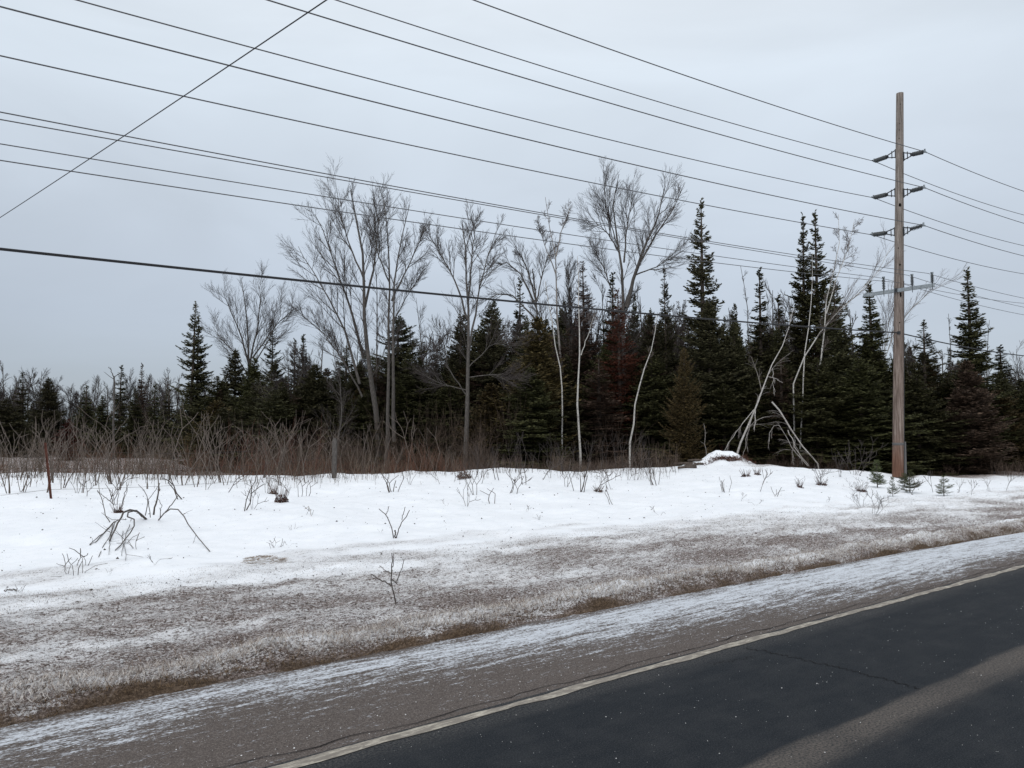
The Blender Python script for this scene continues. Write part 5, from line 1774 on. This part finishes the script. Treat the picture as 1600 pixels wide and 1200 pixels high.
for Lo, ty in ((1.37, 427), (0.63, 430), (-0.475, 434)):
    bpos_ = ca + out_d * Lo + up_v * .07
    dlat = pb[0] * RD[0] + pb[1] * RD[1] - Lo
    pxs = 800 + FPX * (pb + bpos_)[0] / (pb + bpos_)[1]
    tw = P(pxs, ty, (pb + bpos_)[1])
    Hn = tw[2] - (pb + bpos_)[2]
    pi_ = link('pin_insulator', None, pole)
    prof = [(0, .02), (0.03, .03)]
    for q in range(6):
        s0 = .06 + (Hn - .12) * q / 6; st_ = (Hn - .12) / 6
        prof += [(s0, .032), (s0 + st_ * .3, .068), (s0 + st_ * .5, .064), (s0 + st_ * .7, .032)]
    prof += [(Hn - .04, .035), (Hn - .02, .02)]
    g = Geo().add(*lathe(bpos_, up_v, prof, 12))
    link('shed_stack', g.mesh('shed_stack', mIns, True), pi_)
    g = Geo()
    g.add(*tubes(np.array([[bpos_ + up_v * Hn - al_d * .07, bpos_ + up_v * Hn + al_d * .07]]), np.array([[.03, .03]]), 6))
    g.add(*box(bpos_ + up_v * (Hn + .03), (.10, .045, .03), Rca))
    link('wire_clamp', g.mesh('wire_clamp', mSteel), pi_)
    g = Geo().add(*tubes(np.array([[bpos_ - up_v * .24, bpos_ + up_v * .02]]), np.array([[.012, .012]]), 6))
    link('stud', g.mesh('stud', mDarkS), pi_)
    pin_tops.append((Lo, pb + bpos_ + up_v * Hn))

# ground wire and plastic guard down the right side, band near the foot
sd_ = norm(sidev * -1.0)
sd_ = sd_ if sd_[0] > 0 else -sd_
g = Geo()
zs_ = np.linspace(0.0, zpx(440), 30)
pts = np.array([pole_at(z) + (sd_ * .93 + nrm_cam * .36) * (pole_r(z) + .012) for z in zs_])
g.add(*tubes(pts[None], np.full((1, 30), .011), 6))
link('ground_wire', g.mesh('ground_wire', mDarkS), pole)
g = Geo()
zs_ = np.linspace(-0.1, zpx(690), 8)
pts = np.array([pole_at(z) + (sd_ * .98 + nrm_cam * .2) * (pole_r(z) + .035 * (1 - (z / 1.7) ** 2 * .3)) for z in zs_])
g.add(*tubes(pts[None], np.linspace(.06, .035, 8)[None], 10))
link('cable_guard', g.mesh('cable_guard', mPlas, True), pole)
for z in (zpx(692), zpx(746)):
    V, F = lathe(pole_at(z - .09), up_v, [(0, pole_r(z) + .002), (0, pole_r(z) + .007), (.10, pole_r(z) + .007), (.10, pole_r(z) + .001)], 28)
    link('metal_band', mesh('metal_band', V, F, mPlas if z > .5 else mDarkS, True), pole)

# ------------------------------------------------------------------ wires
mWire, N, L, b = M('aluminium_conductor', 0.6, 0.4)
b.inputs['Base Color'].default_value = (0.10, 0.10, 0.105, 1)
b.inputs['Metallic'].default_value = 0.3
mCable, N, L, b = M('black_cable', 0.6, 0.3)
b.inputs['Base Color'].default_value = (0.016, 0.016, 0.018, 1)
PU = pb[0] * RU[0] + pb[1] * RU[1]
PD = pb[0] * RD[0] + pb[1] * RD[1]


def wire(label, D, left, anchor, right, rad, mat, ulen=58, sagr=1.0):
    """left, right: photo points; anchor: world point on the support"""
    ua = anchor[0] * RU[0] + anchor[1] * RU[1]
    za = anchor[2]

    def hit(px, py):
        d = ray(px, py)
        s = D / (d[0] * RD[0] + d[1] * RD[1])
        w = d * s + np.array([0, 0, CAM_H])
        return w[0] * RU[0] + w[1] * RU[1], w[2]
    pl = np.array([hit(*q) for q in left])
    du, dz = pl[:, 0] - ua, pl[:, 1] - za
    A = np.stack([du, du * du], 1)
    co = np.linalg.lstsq(A, dz, rcond=None)[0]
    ur, zr = hit(*right)
    k2 = 0.0022 * sagr
    s1 = ((zr - za) - k2 * (ur - ua) ** 2) / (ur - ua)
    U1 = np.linspace(-ulen, 0, 60)
    Z1 = za + co[0] * U1 + co[1] * U1 ** 2
    U2 = np.linspace(0, 75, 50)[1:]
    Z2 = za + s1 * U2 + k2 * U2 ** 2
    U = np.concatenate([U1, U2]) + ua; Z = np.concatenate([Z1, Z2])
    pts = np.stack([U * RU[0] + D * RD[0], U * RU[1] + D * RD[1], Z], 1)
    V, F = tubes(pts[None], np.full((1, len(pts)), rad), 8)
    print('WIRE', label[:30], 'lin %.4f quad %.5f rms %.3f  right %.4f' % (co[0], co[1], float(np.sqrt(np.mean((A @ co - dz) ** 2))), s1))
    return thing('overhead_wire', label, 'wire', anchor, 'overhead wires on the pole', mesh('overhead_wire', V - anchor, F, mat, True))


wt = WIRE_TIPS
wire('highest power line, ending its left run at the road side top insulator', PD - 1, [(740, 0), (1330, 203)], wt[(1, 0)], (1600, 299), .014, mWire)
wire('power line on the field side top insulator, second from the top', PD + 1, [(525, 0), (1330, 243)], wt[(-1, 0)], (1600, 336), .014, mWire)
wire('power line on the road side middle insulator, third from the top', PD - 1, [(418, 0), (1330, 265)], wt[(1, 1)], (1600, 349), .014, mWire)
wire('power line on the field side middle insulator, fourth from the top', PD + 1, [(120, 0), (1130, 260)], wt[(-1, 1)], (1600, 384), .014, mWire)
wire('power line on the road side bottom insulator, leaving the picture near its upper left corner', PD - 1, [(0, 10), (1000, 260), (1330, 330)], wt[(1, 2)], (1600, 400), .014, mWire)
wire('power line on the field side bottom insulator, lowest of the six upper lines', PD + 1, [(0, 87), (800, 260), (1180, 335)], wt[(-1, 2)], (1600, 428), .014, mWire)
lbl = ['thin line on the road end insulator of the crossarm', 'thin line on the middle upright insulator of the crossarm', 'thin line on the upright insulator at the field side of the shaft']
lp = [[(0, 175), (450, 260), (820, 329), (1180, 388)], [(0, 185), (420, 262), (820, 333), (1180, 390)], [(0, 224), (420, 293), (820, 358), (1180, 407)]]
rp = [(1600, 466), (1600, 480), (1600, 474)]
for q in range(3):
    wire(lbl[q], PD - pin_tops[q][0], lp[q], pin_tops[q][1] + up_v * .03, rp[q], .010, mWire)
zn = zpx(443)
nw = pole_at(zn) + pb + nrm_cam * (pole_r(zn) + .02)
wire('thin neutral line fixed to the shaft just above the crossarm', nw[0] * RD[0] + nw[1] * RD[1], [(0, 250), (420, 314), (820, 373), (1180, 417)], nw, (1600, 492), .010, mWire)
zn = zpx(521)
nw = pole_at(zn) + pb + nrm_cam * (pole_r(zn) + .03)
wire('thick black cable, lowest of all the wires on the pole', nw[0] * RD[0] + nw[1] * RD[1], [(0, 389), (420, 432), (820, 475), (1180, 503)], nw, (1600, 556), .024, mCable)
g = Geo().add(*box(pole_at(zn) + nrm_cam * (pole_r(zn) + .012), (.10, .08, .12)))
link('cable_clamp', g.mesh('cable_clamp', mDarkS), pole)
# the service wire crossing overhead
A = P(0, 340, 14.0); B = P(510, 0, 7.0)
dAB = B - A
s = np.linspace(-1.6, 3.4, 60)
pts = A[None] + dAB[None] * s[:, None]
pts[:, 2] += -0.06 * (s) * (1 - s) * 4 * 0.25
V, F = tubes(pts[None], np.full((1, 60), .0065), 8)
thing('service_wire', 'single thin wire slanting the other way across the upper left sky', 'wire', A, None, mesh('service_wire', V - A, F, mCable, True))
tot = sum(len(me.loops) - 2 * len(me.polygons) for me in bpy.data.meshes)
print('unique triangles', tot, 'objects', len(bpy.data.objects))
